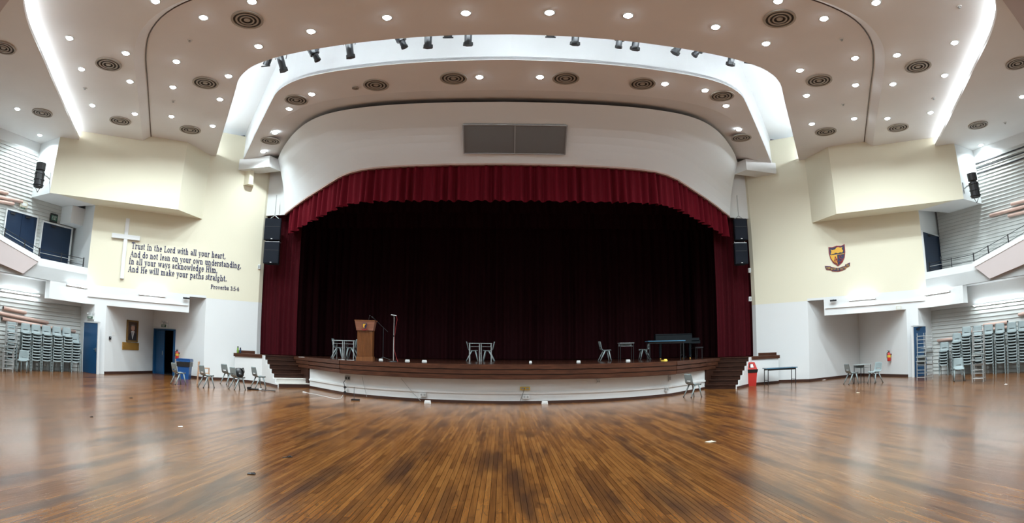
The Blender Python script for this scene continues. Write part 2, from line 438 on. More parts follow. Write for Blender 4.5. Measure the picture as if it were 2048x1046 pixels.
def outline(h, n=121, off=0.0, z=0.0):
    pts = resample([Vector((x, y, 0)) for x, y in both([(p.x, p.y) for p in h])], n); out = []
    for i, p in enumerate(pts):
        d = (pts[min(i+1, n-1)]-pts[max(i-1, 0)]).normalized(); nn = Vector((-d.y, d.x, 0))
        out.append(Vector((p.x, p.y, z))+nn*off)
    return out                     # positive off moves towards the camera side when running right to left
def solid_strip(mb, A, B, z0, z1):
    a0 = [Vector((p.x, p.y, z0)) for p in A]; b0 = [Vector((p.x, p.y, z0)) for p in B]
    a1 = [Vector((p.x, p.y, z1)) for p in A]; b1 = [Vector((p.x, p.y, z1)) for p in B]
    mb.strip(a0, b0); mb.strip(b1, a1); mb.strip(a1, a0); mb.strip(b0, b1); return mb
def towards(mb_sign): return mb_sign
sgn = 1.0 if outline(B_IN, 21, 1.0)[10].y < outline(B_IN, 21, 0)[10].y else -1.0   # +sgn -> towards the camera
AFL = outline(A_INN, 121, sgn*.95)
CEIL_A = struct('ceiling_stage', 'warm grey curved ceiling panel in front of the stage header', solid_strip(MB(), outline(A_OUT), AFL, ZB, ZB+.12), 'ceiling_warm')
MB().strip([Vector((p.x, p.y, ZB)) for p in AFL], outline(A_INN, 121, -sgn*.85, ZB+.33)).build('upturned_edge', 'ceiling_warm', CEIL_A)
MB().strip(outline(A_OUT, 121, 0, ZB+.02), outline(A_OUT, 121, 0, ZB+1.5)).build('cove_fascia', 'cove_white', CEIL_A)
CEIL_B = struct('ceiling_main', 'warm beige curved ceiling panel around the stage cove', solid_strip(MB(), outline(B_IN), outline(CB_ED), ZB, ZB+.10), 'ceiling_warm')
MB().strip(outline(CB_ED, 121, sgn*.32, ZC), outline(CB_ED, 121, 0, ZB+.001)).build('step_fascia', 'ceiling_warm', CEIL_B)
MB().path(outline(CB_ED, 121, -sgn*.01, ZB-.008), .022, 5).build('painted_shadow_line', 'dark_trim', CEIL_B)  # dark tube in place of a recess, painting in its line of shade
CEIL_C = struct('ceiling_middle', 'pale ceiling panel between the beige panel and the bright cove', solid_strip(MB(), outline(CB_ED, 121, sgn*.32), outline(DC_ED, 121, sgn*.9), ZC, ZC+.1), 'ceiling_grey')
dout = resample([Vector((x, y, 0)) for x, y in both([(20.2, 22.5), (22.5, 14), (27, YBACK), (0, YBACK)])], 121)
CEIL_D = struct('ceiling_outer', 'grey outer ceiling panel over the sides and back of the hall', solid_strip(MB(), outline(DC_ED), dout, ZD, ZD+.10), 'ceiling_grey')
cap = struct('ceiling_void', 'white closed ceiling above the coves', MB().box((0, 9, ZB+1.6), (56, 40, .2)), 'cove_white')
solid_strip(MB(), outline(DC_ED, 121, sgn*.9), outline(DC_ED, 121, sgn*.95), ZD+.1, ZC+.1).build('cove_upstand', 'cove_white', CEIL_D)
# back corner panels, slightly lower and pinkish
for s in (-1, 1):
    q = [mir(s, p) for p in ((10.6, 7.6), (11.9, 8.25), (12.9, 8.72), (13.8, 9.15), (15.5, 9.7), (23, 10.5), (23, 2), (10, 2))]
    struct(f'ceiling_corner_{SIDE[s]}', f'pinkish lower ceiling edge at the top {SIDE[s]} corner', MB().prism(q, ZD-.06, ZD-.002), 'pinkish')
# strip lamps hidden in the coves
c1 = resample(outline(DC_ED, 121, sgn*.22, ZD+.14), 41); c2 = resample(outline(B_IN, 121, sgn*.30, ZB+.16), 41)
for nm, pts, mt, lab in (('cove_strip_light', c1, 'cove_strip', 'long strip light hidden behind the edge of the grey outer ceiling'), ('cove_strip_light', c2, 'gap_strip', 'long strip light hidden behind the edge of the beige ceiling above the stage cove')):
    tag(MB().path(pts, .025, 6).build(nm, mt), lab, 'strip light')

# ---------------------------------------------------------------- stage header
HL = [(10.28, 24.55, 7.66), (9.35, 24.0, 8.08), (8.2, 23.2, 8.55), (7.25, 22.5, 8.92)]
hl = [ony(565, 430, 24.55), ony(600, 405, 24.05), ony(650, 375, 23.25), ony(690, 350, 22.5), ony(740, 337, 21.8), ony(850, 330, 21.4), ony(1024, 327, 21.3)]
hr = [ony(1455, 430, 24.55), ony(1420, 400, 24.05), ony(1380, 371, 23.25), ony(1345, 348, 22.5), ony(1300, 337, 21.8), ony(1190, 330, 21.4), ony(1024, 327, 21.3)]
hh = [Vector(((b.x-a.x)/2, (a.y+b.y)/2, (a.z+b.z)/2)) for a, b in zip(hl, hr)]
hh[-1].x = 0
HLOW = resample(smoothed(hh, 1)+[Vector((-p.x, p.y, p.z)) for p in reversed(smoothed(hh, 1)[:-1])], 97)
HTOP = resample(outline(A_INN, 161, 0, ZB+.0), 97)
hd = MB(); rows = []
for j in range(9):
    t = j/8.0; rows.append([a.lerp(b, t)+Vector((0, .22*sin(pi*t), .10*sin(pi*t))) for a, b in zip(HTOP, HLOW)])
for a, b in zip(rows[:-1], rows[1:]): hd.strip(a, b)
back = [[p+Vector((0, .10, .0)) for p in r] for r in rows]
for a, b in zip(back[:-1], back[1:]): hd.strip(b, a)
hd.strip(rows[-1], back[-1])
HEAD = struct('wall_header', 'curved white plaster header above the stage opening', hd, 'header_white', True)
tr = MB()
for a, b in zip(HLOW[:-1], HLOW[1:]):
    tr.hexa([a+Vector((0, -.02, -.05)), b+Vector((0, -.02, -.05)), b+Vector((0, .14, -.05)), a+Vector((0, .14, -.05))],
            [a+Vector((0, -.02, .012)), b+Vector((0, -.02, .012)), b+Vector((0, .14, .012)), a+Vector((0, .14, .012))])
tr.build('header_lip', 'pink_trim', HEAD)
# wall over the stage behind the header, stage house
sh = MB().box((0, 33.2, 6), (30, .2, 12.4)).box((-14.2, 29, 6), (.2, 8.6, 12.4)).box((14.2, 29, 6), (.2, 8.6, 12.4)).box((0, 29, 11.5), (30, 9, .15))
struct('wall_stage', 'dark walls of the stage house behind the curtains', sh, 'dark_void')
lm = MB()
a = [p+Vector((0, .11, .09)) for p in HLOW]; lm.strip(a, [Vector((p.x, p.y, ZB+1.5)) for p in a])
lm.build('header_backing', 'dark_void', HEAD)
for s in (-1, 1):
    m = lambda p: mir(s, p)
    MB().seg(m((11.35, 24.9)), m((10.2, 24.72)), 7.62, ZB+1.4, .1).build('corner_panel', 'white', HEAD)
    bk = MB().prism([m(p) for p in ((12.45, 23.75), (10.75, 23.45), (10.45, 24.2), (11.9, 24.5))], 9.55, ZB+.02)
    bk.build('corner_bulkhead', 'white', HEAD)
# return-air grille on the header
def on_header(px, py):
    d = ray(px, py); best = None
    for k in range(600):
        t = 17.0+k*.02; p = CAM+d*t
        for i in (47, 48, 49):
            pass
        # middle section: interpolate between rows by depth
        ys = [r[48].y for r in rows]; zs = [r[48].z for r in rows]
        if p.y < ys[0]: continue
        for y0, y1, z0, z1 in zip(ys[:-1], ys[1:], zs[:-1], zs[1:]):
            if y0 <= p.y <= y1:
                if p.z >= z0+(z1-z0)*(p.y-y0)/(y1-y0): return CAM+d*(t-.06)
    return CAM+d*24
g = [on_header(*p) for p in ((926, 249), (1134, 251), (1130, 308), (928, 306))]
gr = thing('return_air_grille', 'wide grey perforated grille in two halves on the white header', 'grille', tuple((g[0]+g[2])/2))
c0 = (g[0]+g[2])/2; lo = [p-c0 for p in g]; nrm = (lo[1]-lo[0]).cross(lo[3]-lo[0]).normalized(); nrm = nrm if nrm.y < 0 else -nrm
for i in range(2):
    q = [lo[0].lerp(lo[1], .5*i+.004), lo[0].lerp(lo[1], .5*i+.496), lo[3].lerp(lo[2], .5*i+.496), lo[3].lerp(lo[2], .5*i+.004)]
    MB().hexa([v+nrm*.02 for v in q], [v-nrm*.03 for v in q]).build('grille_panel', 'grille', gr)
fr = MB()
for a_, b_ in ((lo[0], lo[1]), (lo[1], lo[2]), (lo[2], lo[3]), (lo[3], lo[0]), (lo[0].lerp(lo[1], .5), lo[3].lerp(lo[2], .5))): fr.tube(a_+nrm*.02, b_+nrm*.02, .028, None, 4)
fr.build('grille_frame', 'grille_frame', gr)

# ---------------------------------------------------------------- stage
def arc_front(yc, xk, yk, n=25):   # bowed front, right to left
    sg = yk-yc; R = (xk*xk+sg*sg)/(2*sg); out = []
    for i in range(n):
        x = xk-2*xk*i/(n-1); out.append((x, yc+R-math.sqrt(R*R-x*x)))
    return out
SB1, SB2, ST1, ST2 = (7.95, 22.62), (8.95, 21.72), (9.32, 24.2), (10.35, 23.35)   # stair foot inner/outer, stair head inner/outer
top_c = arc_front(17.75, 5.8, 19.6); base_c = arc_front(18.1, 5.75, 20.05)
LEDGE = (11.92, 23.72)
deck = [(11.2, 33.0), (11.3, 24.9), (12.03, 24.17), LEDGE, ST2, ST1, (8.0, 22.55)]
poly = [p for p in deck]+top_c+[(-x, y) for x, y in reversed(deck)]
STG = thing('stage', 'raised stage with dark wooden floor, boarded front and white base', 'stage', (0, 0, 0))
MB().prism(poly, STAGE_Z-.06, STAGE_Z).build('stage_floor', 'stage_deck', STG)
# three fascia boards on the bowed front and on each splayed side
bh = (STAGE_Z-FASC_Z)/3.0
for k in range(3):
    z0 = FASC_Z+bh*k+.013; z1 = FASC_Z+bh*(k+1)-(.013 if k < 2 else 0); sh_ = .012*(k)
    o_ = [(x, y-.02-sh_) for x, y in top_c]; i_ = [(x, y+.06) for x, y in top_c]
    mb = MB()
    for (a, b, c, d) in zip(o_[:-1], o_[1:], i_[1:], i_[:-1]): mb.prism([a, b, c, d][::-1], z0, z1)
    mb.build('fascia_board', 'stage_wood', STG)
    for s in (-1, 1):
        a, b = Vector((5.8, 19.6)), Vector((8.02, 22.6)); n = Vector((b.y-a.y, a.x-b.x)).normalized()
        q = [a+n*(.02+sh_), b+n*(.02+sh_), b-n*.06, a-n*.06]
        MB().prism([mir(s, v) for v in q], z0, z1).build('fascia_board', 'stage_wood', STG)
        a, b = Vector((8.02, 22.6)), Vector((9.36, 24.22)); n = Vector((b.y-a.y, a.x-b.x)).normalized()
        MB().prism([mir(s, v) for v in (a+n*.02, b+n*.02, b-n*.06, a-n*.06)], z0, z1).build('fascia_board', 'stage_wood', STG)
        if k == 0: MB().prism([mir(s, v) for v in (a, b, b-n*.06, a-n*.06)], 0, STAGE_Z-.06).build('stair_side_panel', 'stair_wood', STG)
bk = MB(); i2 = [(x, y+.03) for x, y in top_c]; i3 = [(x, y+.12) for x, y in top_c]
for (a, b, c, d) in zip(i2[:-1], i2[1:], i3[1:], i3[:-1]): bk.prism([a, b, c, d][::-1], FASC_Z, STAGE_Z-.05)
bk.build('fascia_backing', 'dark_trim', STG)
full = [SB1]+base_c+[mir(-1, SB1)]
def band(pts, off0, off1, z0, z1, mb=None):
    mb = mb or MB()
    P_ = [Vector(p) for p in pts]; N_ = []
    for i, p in enumerate(P_):
        d = (P_[min(i+1, len(P_)-1)]-P_[max(i-1, 0)]).normalized(); N_.append(Vector((d.y, -d.x)) if d.x > 0 else Vector((-d.y, d.x)))
    for i in range(len(P_)-1):
        n0 = N_[i] if N_[i].y < 0 else -N_[i]; n1 = N_[i+1] if N_[i+1].y < 0 else -N_[i+1]
        mb.prism([tuple(P_[i]+n0*off0), tuple(P_[i+1]+n1*off0), tuple(P_[i+1]+n1*off1), tuple(P_[i]+n0*off1)], z0, z1)
    return mb
band(full, 0, -.12, 0, FASC_Z+.02).build('base_panel', 'white', STG)
band(full, .02, -.02, 0, .085).build('base_skirting', 'dark_trim', STG)
band(full, .035, -.01, .30, .37).build('cable_trunking', 'white_gloss', STG)
MB().prism([(-11, 24.6), (11, 24.6), (8.9, 24.1), (5.4, 20.5), (0, 18.5), (-5.4, 20.5), (-8.9, 24.1)][::-1], .0, STAGE_Z-.07).build('stage_core', 'dark_void', STG)
for s in (-1, 1):
    m = lambda p: mir(s, p)
    # side ledge: white front and wooden cap
    MB().prism([m(p) for p in (ST2, LEDGE, (12.03, 24.17), (10.6, 24.4))], 0, STAGE_Z-.13).build('ledge_panel', 'white', STG)
    MB().prism([m(p) for p in ((ST2[0]+.02, ST2[1]-.03), (11.97, 23.68), (12.06, 24.15), (10.6, 24.5))], STAGE_Z-.13, STAGE_Z+.002).build('ledge_cap', 'stage_wood', STG)
    MB().seg(m((11.36, 24.69)), m((12.05, 24.165)), STAGE_Z, STAGE_Z+.13, .05).build('ledge_skirting', 'stage_wood', STG)
    MB().prism([m(p) for p in (ST2, (11.92, 23.70), (11.92, 23.67), (ST2[0], ST2[1]-.03))], 0, .10).build('ledge_baseboard', 'dark_trim', STG)
    # stairs: seven risers, walked up towards the back and outwards
    S = SIDE[s]
    stx = thing('stage_stairs', f'dark wooden steps up to the stage on the {S}' + (', bottom two steps white' if s < 0 else ' beside the red bin'), 'stairs', (0, 0, 0))
    n = 7; rh = STAGE_Z/n
    b1, b2, t1, t2 = (Vector(m(p)) for p in (SB1, SB2, ST1, ST2))
    for k in range(n):
        f0 = k/float(n)
        p1, p2 = b1.lerp(t1, f0), b2.lerp(t2, f0)
        q1, q2 = b1.lerp(t1, min(1, f0+2.0/n)), b2.lerp(t2, min(1, f0+2.0/n))
        white = s < 0 and k < 2
        z1 = rh*(k+1)
        MB().prism([tuple(p1), tuple(p2), tuple(q2), tuple(q1)], max(0, z1-rh), z1-.035).build('riser', 'step_white' if white and k == 1 else ('stair_wood' if not white else 'dark_trim'), stx)
        d = (t1-b1).normalized()
        e1, e2 = p1-d*.025, p2-d*.025
        MB().prism([tuple(e1), tuple(e2), tuple(q2), tuple(q1)], z1-.035, z1).build('tread', 'step_white' if white else 'stair_wood', stx)
    # stepped white stringers on both sides
    for a0, a1, sgn_ in ((b2, t2, 1), (b1, t1, -1)):
        side = (b2-b1).normalized()*sgn_; mb = MB()
        for k in range(n):
            p = a0.lerp(a1, k/float(n)); q = a0.lerp(a1, (k+1)/float(n))
            mb.prism([tuple(p+side*.005), tuple(q+side*.005), tuple(q+side*.05), tuple(p+side*.05)], 0, rh*(k+1)-.02)
        if sgn_ > 0:
            mb.build('stringer', 'white', stx)
            MB().prism([tuple(a0+side*.05), tuple(a1+side*.05), tuple(a1+side*.07), tuple(a0+side*.07)], 0, .10).build('stringer_skirting', 'dark_trim', stx)

# ---------------------------------------------------------------- curtains
def pleated(path, ztop, zbot, amp, wl, mt, n=6, rnd=.35, scallop=0.0, parent=None, name='cloth'):
    """path: plan polyline (Vectors x,y[,z]); ztop/zbot: functions of arc fraction; real folds"""
    L = sum((b-a).length for a, b in zip(path[:-1], path[1:])); cnt = max(8, int(L/wl*n))
    pts = resample(path, cnt); mb = MB(); rowsN = 7; cols = []; ph = 0.0
    for i, p in enumerate(pts):
        d = (pts[min(i+1, cnt-1)]-pts[max(i-1, 0)]); d.z = 0; d.normalize(); nn = Vector((-d.y, d.x, 0))
        ph += 2*pi/n*(1+rnd*random.uniform(-1, 1)*.5); t = i/(cnt-1.0)
        a = amp*(1+.5*sin(ph*.21+1.3))
        col = []
        for j in range(rowsN):
            f = j/(rowsN-1.0)
            zb = zbot(t)+scallop*(abs(sin(ph*.25))-.5)
            z = ztop(t)+(zb-ztop(t))*f
            w = a*(.55+.45*f)*(sin(ph)+.3*sin(ph*.5+f*.8))
            col.append(Vector((p.x, p.y, 0))+nn*w+Vector((0, 0, z)))
        cols.append(col)
    vs = [v for c in cols for v in c]; fs = [(i*rowsN+j, (i+1)*rowsN+j, (i+1)*rowsN+j+1, i*rowsN+j+1) for i in range(cnt-1) for j in range(rowsN-1)]
    mb.add(vs, fs); return mb.build(name, mt, parent, True)
val = thing('stage_valance', 'deep red velvet valance gathered along the curved stage header', 'curtain', (0, 21.5, 8.5))
vp = [p+Vector((0, .16, 0)) for p in HLOW[1:-1]]
zt = [p.z for p in vp]
vb = resample([Vector((-1, 480, 0)), Vector((-.85, 455, 0)), Vector((-.7, 430, 0)), Vector((-.5, 414, 0)), Vector((0, 406, 0)), Vector((.5, 414, 0)), Vector((.7, 430, 0)), Vector((.85, 455, 0)), Vector((1, 480, 0))], 97)
def ztopf(t): 
    x = t*(len(zt)-1); i = min(int(x), len(zt)-2); return zt[i]+(zt[i+1]-zt[i])*(x-i)+.02
def zbotf(t):                      # drop of the valance grows a little towards the middle
    return ztopf(t)-(1.12+.36*(1-abs(2*t-1)**2.2))
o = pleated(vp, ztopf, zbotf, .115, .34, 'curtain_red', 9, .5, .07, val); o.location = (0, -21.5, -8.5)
for s in (-1, 1):
    S = SIDE[s]
    leg = thing('stage_curtain_leg', f'red velvet side curtain with shade painted into its colour, hanging at the {S} of the stage opening', 'curtain', (s*10.6, 25.4, STAGE_Z))
    path = [Vector((s*x, y, 0)) for x, y in ((11.5, 25.25), (10.75, 25.2), (10.1, 25.15), (9.48, 25.08))]
    o = pleated(path, lambda t: 8.3, lambda t: STAGE_Z+.02, .07, .27, 'curtain_red_shaded', 7, .5, 0, leg); o.location = (-s*10.6, -25.4, -STAGE_Z)
bc = thing('back_curtain', 'near-black maroon curtain across the back of the stage', 'curtain', (0, 29.5, STAGE_Z))
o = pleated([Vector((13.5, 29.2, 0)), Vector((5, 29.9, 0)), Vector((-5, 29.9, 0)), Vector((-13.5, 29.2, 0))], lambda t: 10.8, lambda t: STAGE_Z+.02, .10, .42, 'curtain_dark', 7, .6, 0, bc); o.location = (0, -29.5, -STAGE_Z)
for k, (y, zb, half) in enumerate(((26.1, 8.0, 12.2), (27.6, 7.6, 12.8))):
    tz = thing('stage_border', ['near-black maroon border curtain hanging just behind the red valance', 'near-black maroon border curtain deeper inside the stage'][k], 'curtain', (0, y, 9))
    o = pleated([Vector((half, y, 0)), Vector((0, y+.1, 0)), Vector((-half, y, 0))], lambda t: 11.0, lambda t: zb, .07, .36, 'curtain_dark', 6, .5, .04, tz); o.location = (0, -y, -9)
    for s in (-1, 1):
        wg = thing('stage_wing_curtain', f'near-black maroon wing curtain on the {SIDE[s]} of the stage, ' + ('nearer the front' if k == 0 else 'farther back'), 'curtain', (s*11, y+.3, STAGE_Z))
        o = pleated([Vector((s*12.6, y+.35, 0)), Vector((s*(9.75-.4*k), y+.25, 0))], lambda t: 10.5, lambda t: STAGE_Z+.02, .07, .34, 'curtain_dark', 6, .5, 0, wg); o.location = (-s*11, -y-.3, -STAGE_Z)


# ---------------------------------------------------------------- ceiling downlights
def ceiling_point(px, py, z): return onz(px, py, z)
dl_rim = MB().lathe([(.105, .0), (.155, -.012), (.16, .0)], 24, close=False).mesh('rim', 'frame_white', True)
dl_lens = MB().lathe([(.0, -.045), (.05, -.042), (.085, -.030), (.106, -.004)], 24, close=False).mesh('lens', 'lamp')
DL = bpy.data.lights.new('downlight_lamp', 'AREA'); DL.shape = 'DISK'; DL.size = .2; DL.spread = rad(150); DL.energy = P_DOWN; DL.color = (.83, .95, 1.0)
def downlight(p, label, group):
    t = thing('downlight', label, 'downlight', (p.x, p.y, p.z-.004), 0, group)
    link('rim', dl_rim, t); link('lens', dl_lens, t)
    l = bpy.data.objects.new('lamp_light', DL); COL.objects.link(l); l.parent = t; l.location = (0, 0, -.06)
    return t
def ordered(pts, z, fmt, group):
    for i, p in enumerate(sorted(pts)):
        downlight(onz(p[0], p[1], z), fmt % ORD[i], group)
ordered([(623.5, 188), (578.5, 217.6), (549.4, 265.6), (525.9, 303.5), (959, 154)], ZB, '%s lit downlight from the left in the grey panel before the stage header', 'downlights in the grey panel before the header')
ordered([(2048-x, y) for x, y in ((1079.8, 154), (1329.8, 167.7), (1410, 180.5), (1452, 211.4), (1478, 259))][:0], ZB, '%s', '')
for i, p in enumerate(sorted([(1079.8, 154), (1329.8, 167.7), (1410, 180.5), (1452, 211.4), (1478, 259)], reverse=True)):
    downlight(onz(p[0], p[1], ZB), f'{ORD[i]} lit downlight from the right in the grey panel before the stage header', 'downlights in the grey panel before the header')
for i, p in enumerate([(343, 232.6), (346, 174), (353, 123), (407, 35)]):
    downlight(onz(*p, ZB), f'{ORD[i]} downlight from the cream wall in the outer row of the beige panel, left side', 'downlights in the beige panel')
for i, p in enumerate([(425.4, 251.7), (440, 198.5), (457, 152), (517, 92.5)]):
    downlight(onz(*p, ZB), f'{ORD[i]} downlight from the cream wall in the inner row of the beige panel, left side', 'downlights in the beige panel')
for i, p in enumerate([(1708, 237), (1711, 170), (1710, 116), (1648, 37)]):
    downlight(onz(*p, ZB), f'{ORD[i]} downlight from the cream wall in the outer row of the beige panel, right side', 'downlights in the beige panel')
for i, p in enumerate([(1623.7, 247.6), (1613, 191), (1599.6, 140.5), (1532, 87)]):
    downlight(onz(*p, ZB), f'{ORD[i]} downlight from the cream wall in the inner row of the beige panel, right side', 'downlights in the beige panel')
for i, p in enumerate([(622, 62.5), (774, 35), (931.6, 26), (1099, 25), (1256, 31), (1431, 54)]):
    downlight(onz(*p, ZB), f'{ORD[i]} of six bright downlights, counted from the left, in the row above the stage spotlights', 'downlights in the beige panel')
for s, pts in ((-1, [(504, 3)]), (1, [(1556, 2)])):
    downlight(onz(*pts[0], ZB), f'downlight cut by the top edge of the picture, {SIDE[s]} side of the beige panel', 'downlights in the beige panel')
for s, inn, out, top in ((-1, [(269.7, 227.6), (260, 162.7), (251.7, 106.4)], [(185, 210.5), (163, 138), (139, 76)], (311, 2)), (1, [(1774.6, 236.6), (1785.7, 168), (1793.7, 110)], [(1861, 225), (1889, 150.6), (1909, 85)], (1752, 5))):
    for i, p in enumerate(inn): downlight(onz(*p, ZC), f'{ORD[i]} downlight from the cream wall beside the ceiling step, pale panel, {SIDE[s]} side', 'downlights in the pale panel')
    for i, p in enumerate(out): downlight(onz(*p, ZC), f'{ORD[i]} downlight from the cream wall beside the bright cove, pale panel, {SIDE[s]} side', 'downlights in the pale panel')
    downlight(onz(*top, ZC), f'downlight at the very top of the picture in the pale panel, {SIDE[s]} side', 'downlights in the pale panel')
for p, lab in (((79.7, 270), 'small downlight in the outer ceiling nearest the siding wall, far left'), ((34.8, 217.5), 'small downlight in the outer ceiling beside a round vent, far left'), ((1961.7, 290), 'small downlight in the outer ceiling nearest the siding wall, far right'), ((2044, 193), 'small downlight in the outer ceiling at the right edge of the picture')):
    downlight(onz(*p, ZD), lab, 'downlights in the outer ceiling')
# the rows of downlights go on over the rest of the hall, behind the viewpoint
for j, y in enumerate((5.0, 1.0, -3.0)):
    for i, x in enumerate((-18, -13, -8, -3, 3, 8, 13, 18)):
        downlight(Vector((x, y, ZD)), f'downlight over the rear of the hall, {ORD[j]} row behind, {ORD[i]} from the left', 'downlights over the rear of the hall')

# ---------------------------------------------------------------- round ceiling diffusers
def washer(r0, r1, z, t=.02): return MB().lathe([(r0, z), (r0, z-t), (r1, z-t), (r1, z), (r0, z)], 36, close=False)
df_parts = [('rim', washer(.395, .46, .0, .035).mesh('rim', 'diffuser')),
            ('throat', MB().lathe([(.0, -.004), (.40, -.004)], 32, close=False).mesh('throat', 'diffuser_dark')),
            ('ring', washer(.275, .33, -.012).mesh('ring', 'diffuser')), ('ring', washer(.165, .21, -.02).mesh('ring', 'diffuser')),
            ('centre_disc', MB().lathe([(.0, -.035), (.085, -.035), (.095, -.01)], 24, close=False).mesh('centre_disc', 'diffuser'))]
def diffuser(p, label, sc=1.0):
    t = thing('ceiling_diffuser', label, 'ceiling vent', (p.x, p.y, p.z-.004), 0, 'round ceiling diffusers'); t.scale = (sc, sc, 1)
    for nm, me in df_parts: link(nm, me, t)
for i, p in enumerate([(541, 281), (593, 199), (752, 169), (907, 155.6), (1131.5, 155.5), (1285, 166.5), (1444, 191), (1482.6, 275)]):
    diffuser(onz(*p, ZB), f'{ORD[i]} round ring vent from the left in the grey panel before the stage header', .93)
for s, pts in ((-1, [(380.5, 259), (411, 165), (494.5, 38.5)]), (1, [(1651.6, 262.7), (1638, 160), (1559, 36.5)])):
    for i, p in enumerate(pts): diffuser(onz(*p, ZB), f'{ORD[i]} round ring vent from the cream wall in the beige ceiling panel, {SIDE[s]} side')
for s, pts in ((-1, [(240.6, 241), (217, 127.8)]), (1, [(1796, 254.6), (1836, 131.7)])):
    for i, p in enumerate(pts): diffuser(onz(*p, ZC), f'round ring vent in the pale ceiling panel, {SIDE[s]} side, ' + ('nearer the cream wall' if i == 0 else 'farther from the cream wall'))
for s, pts in ((-1, [(84.6, 225), (7, 94.5)]), (1, [(1956, 249.6), (2035, 126)])):
    for i, p in enumerate(pts): diffuser(onz(*p, ZD), f'round ring vent in the outer ceiling, {SIDE[s]} side, ' + ('beside the siding wall' if i == 0 else 'at the edge of the picture'), .95)
diffuser(onz(711, 175, ZB), 'very small round vent beside the second large vent before the header', .26)
for i, (p, z, lab) in enumerate([((170, 176), ZC, 'small white sprinkler head in the pale ceiling panel, left side'), ((380, 80), ZB, 'small sprinkler head in the beige ceiling panel, left side'), ((347, 202), ZB, 'small smoke detector in the beige ceiling panel near the left cream wall'), ((1867, 196), ZC, 'small white sprinkler head in the pale ceiling panel, right side'), ((1918, 13), ZC, 'small round detector in the pale panel at the top right'), ((1683, 78), ZB, 'small sprinkler head in the beige ceiling panel, right side'), ((1686, 208), ZB, 'small smoke detector in the beige ceiling panel near the right cream wall'), ((2010, 245), ZD, 'small sprinkler head in the outer ceiling at the right')]):
    q = onz(*p, z); t = thing('ceiling_detector', lab, 'detector', (q.x, q.y, q.z))
    MB().lathe([(.0, -.02), (.075, -.02), (.085, 0)], 14, close=False).build('base', 'outlet_white', t)
    MB().lathe([(.0, -.07), (.03, -.065), (.04, -.02)], 10, close=False).build('head', 'grey_metal', t)

# ---------------------------------------------------------------- stage spotlights in the cove
b_out = outline(B_IN, 241, -sgn*.45, 0)
def cove_pt(px, py):
    d = ray(px, py); bi, bp = 1e9, None
    for a, b in zip(b_out[:-1], b_out[1:]):
        q = onpl(px, py, (a.x, a.y), (b.x, b.y))
        lo_, hi_ = min(a.x, b.x), max(a.x, b.x)
        if lo_-.02 <= q.x <= hi_+.02 and q.y > 0: return q
    return ony(px, py, 15)
def spotlight(px, py, lean, kind, label):
    e = cove_pt(px, py); t = thing('stage_spotlight', label, 'spotlight', tuple(e), 0, 'spotlights along the stage cove')
    d = Vector((lean, -.25, .85)).normalized()       # from the nose up to the yoke
    if kind == 'long':
        MB().tube(d*.0, d*.62, .105, .115, 14).build('housing', 'black_satin', t)
        MB().tube(-d*.06, d*.03, .15, .145, 6).build('front_hood', 'black', t)
        MB().tube(-d*.055, -d*.05, .10, .10, 12).build('lens', 'lens_glass', t)
    elif kind == 'profile':
        MB().tube(d*.0, d*.24, .09, .095, 14).build('nose_barrel', 'black_satin', t)
        MB().tube(d*.2, d*.66, .15, .165, 10).build('housing', 'grey_metal' if lean == 0 else 'black_satin', t)
        MB().tube(-d*.03, d*.03, .105, .105, 12).build('front_ring', 'black', t)
    else:
        MB().tube(d*.06, d*.4, .12, .13, 12).build('housing', 'black', t)
        MB().box((0, 0, .03), (.30, .03, .03)).build('hood', 'black', t)
    up = d*.35
    MB().path([up+Vector((-.18, 0, 0)), up+Vector((-.18, 0, .4)), up+Vector((.18, 0, .4)), up+Vector((.18, 0, 0))], .012, 4).build('yoke', 'black', t)
for i, a in enumerate([(531, 134, .3, 'yoke'), (567, 139, -.30, 'long'), (635, 120, -.45, 'profile'), (701, 112, -.14, 'long'), (809, 94, -.42, 'profile'), (856, 92, 0, 'long'), (896, 77, 0, 'yoke'), (936, 87, .02, 'long'), (1101, 76, 0, 'yoke'), (1150, 86, .06, 'long'), (1237, 94, .12, 'profile'), (1270, 96, .12, 'long'), (1351, 104, .5, 'long'), (1389, 110, .75, 'profile'), (1461, 127, .16, 'long'), (1497, 128, -.3, 'yoke')]):
    look = {'long': 'black tube spotlight', 'profile': 'black spotlight with narrow nose', 'yoke': 'black spotlight nearly hidden'}[a[3]]
    spotlight(*a, f'{look}, {ORD[i]} from the left along the bright stage cove')

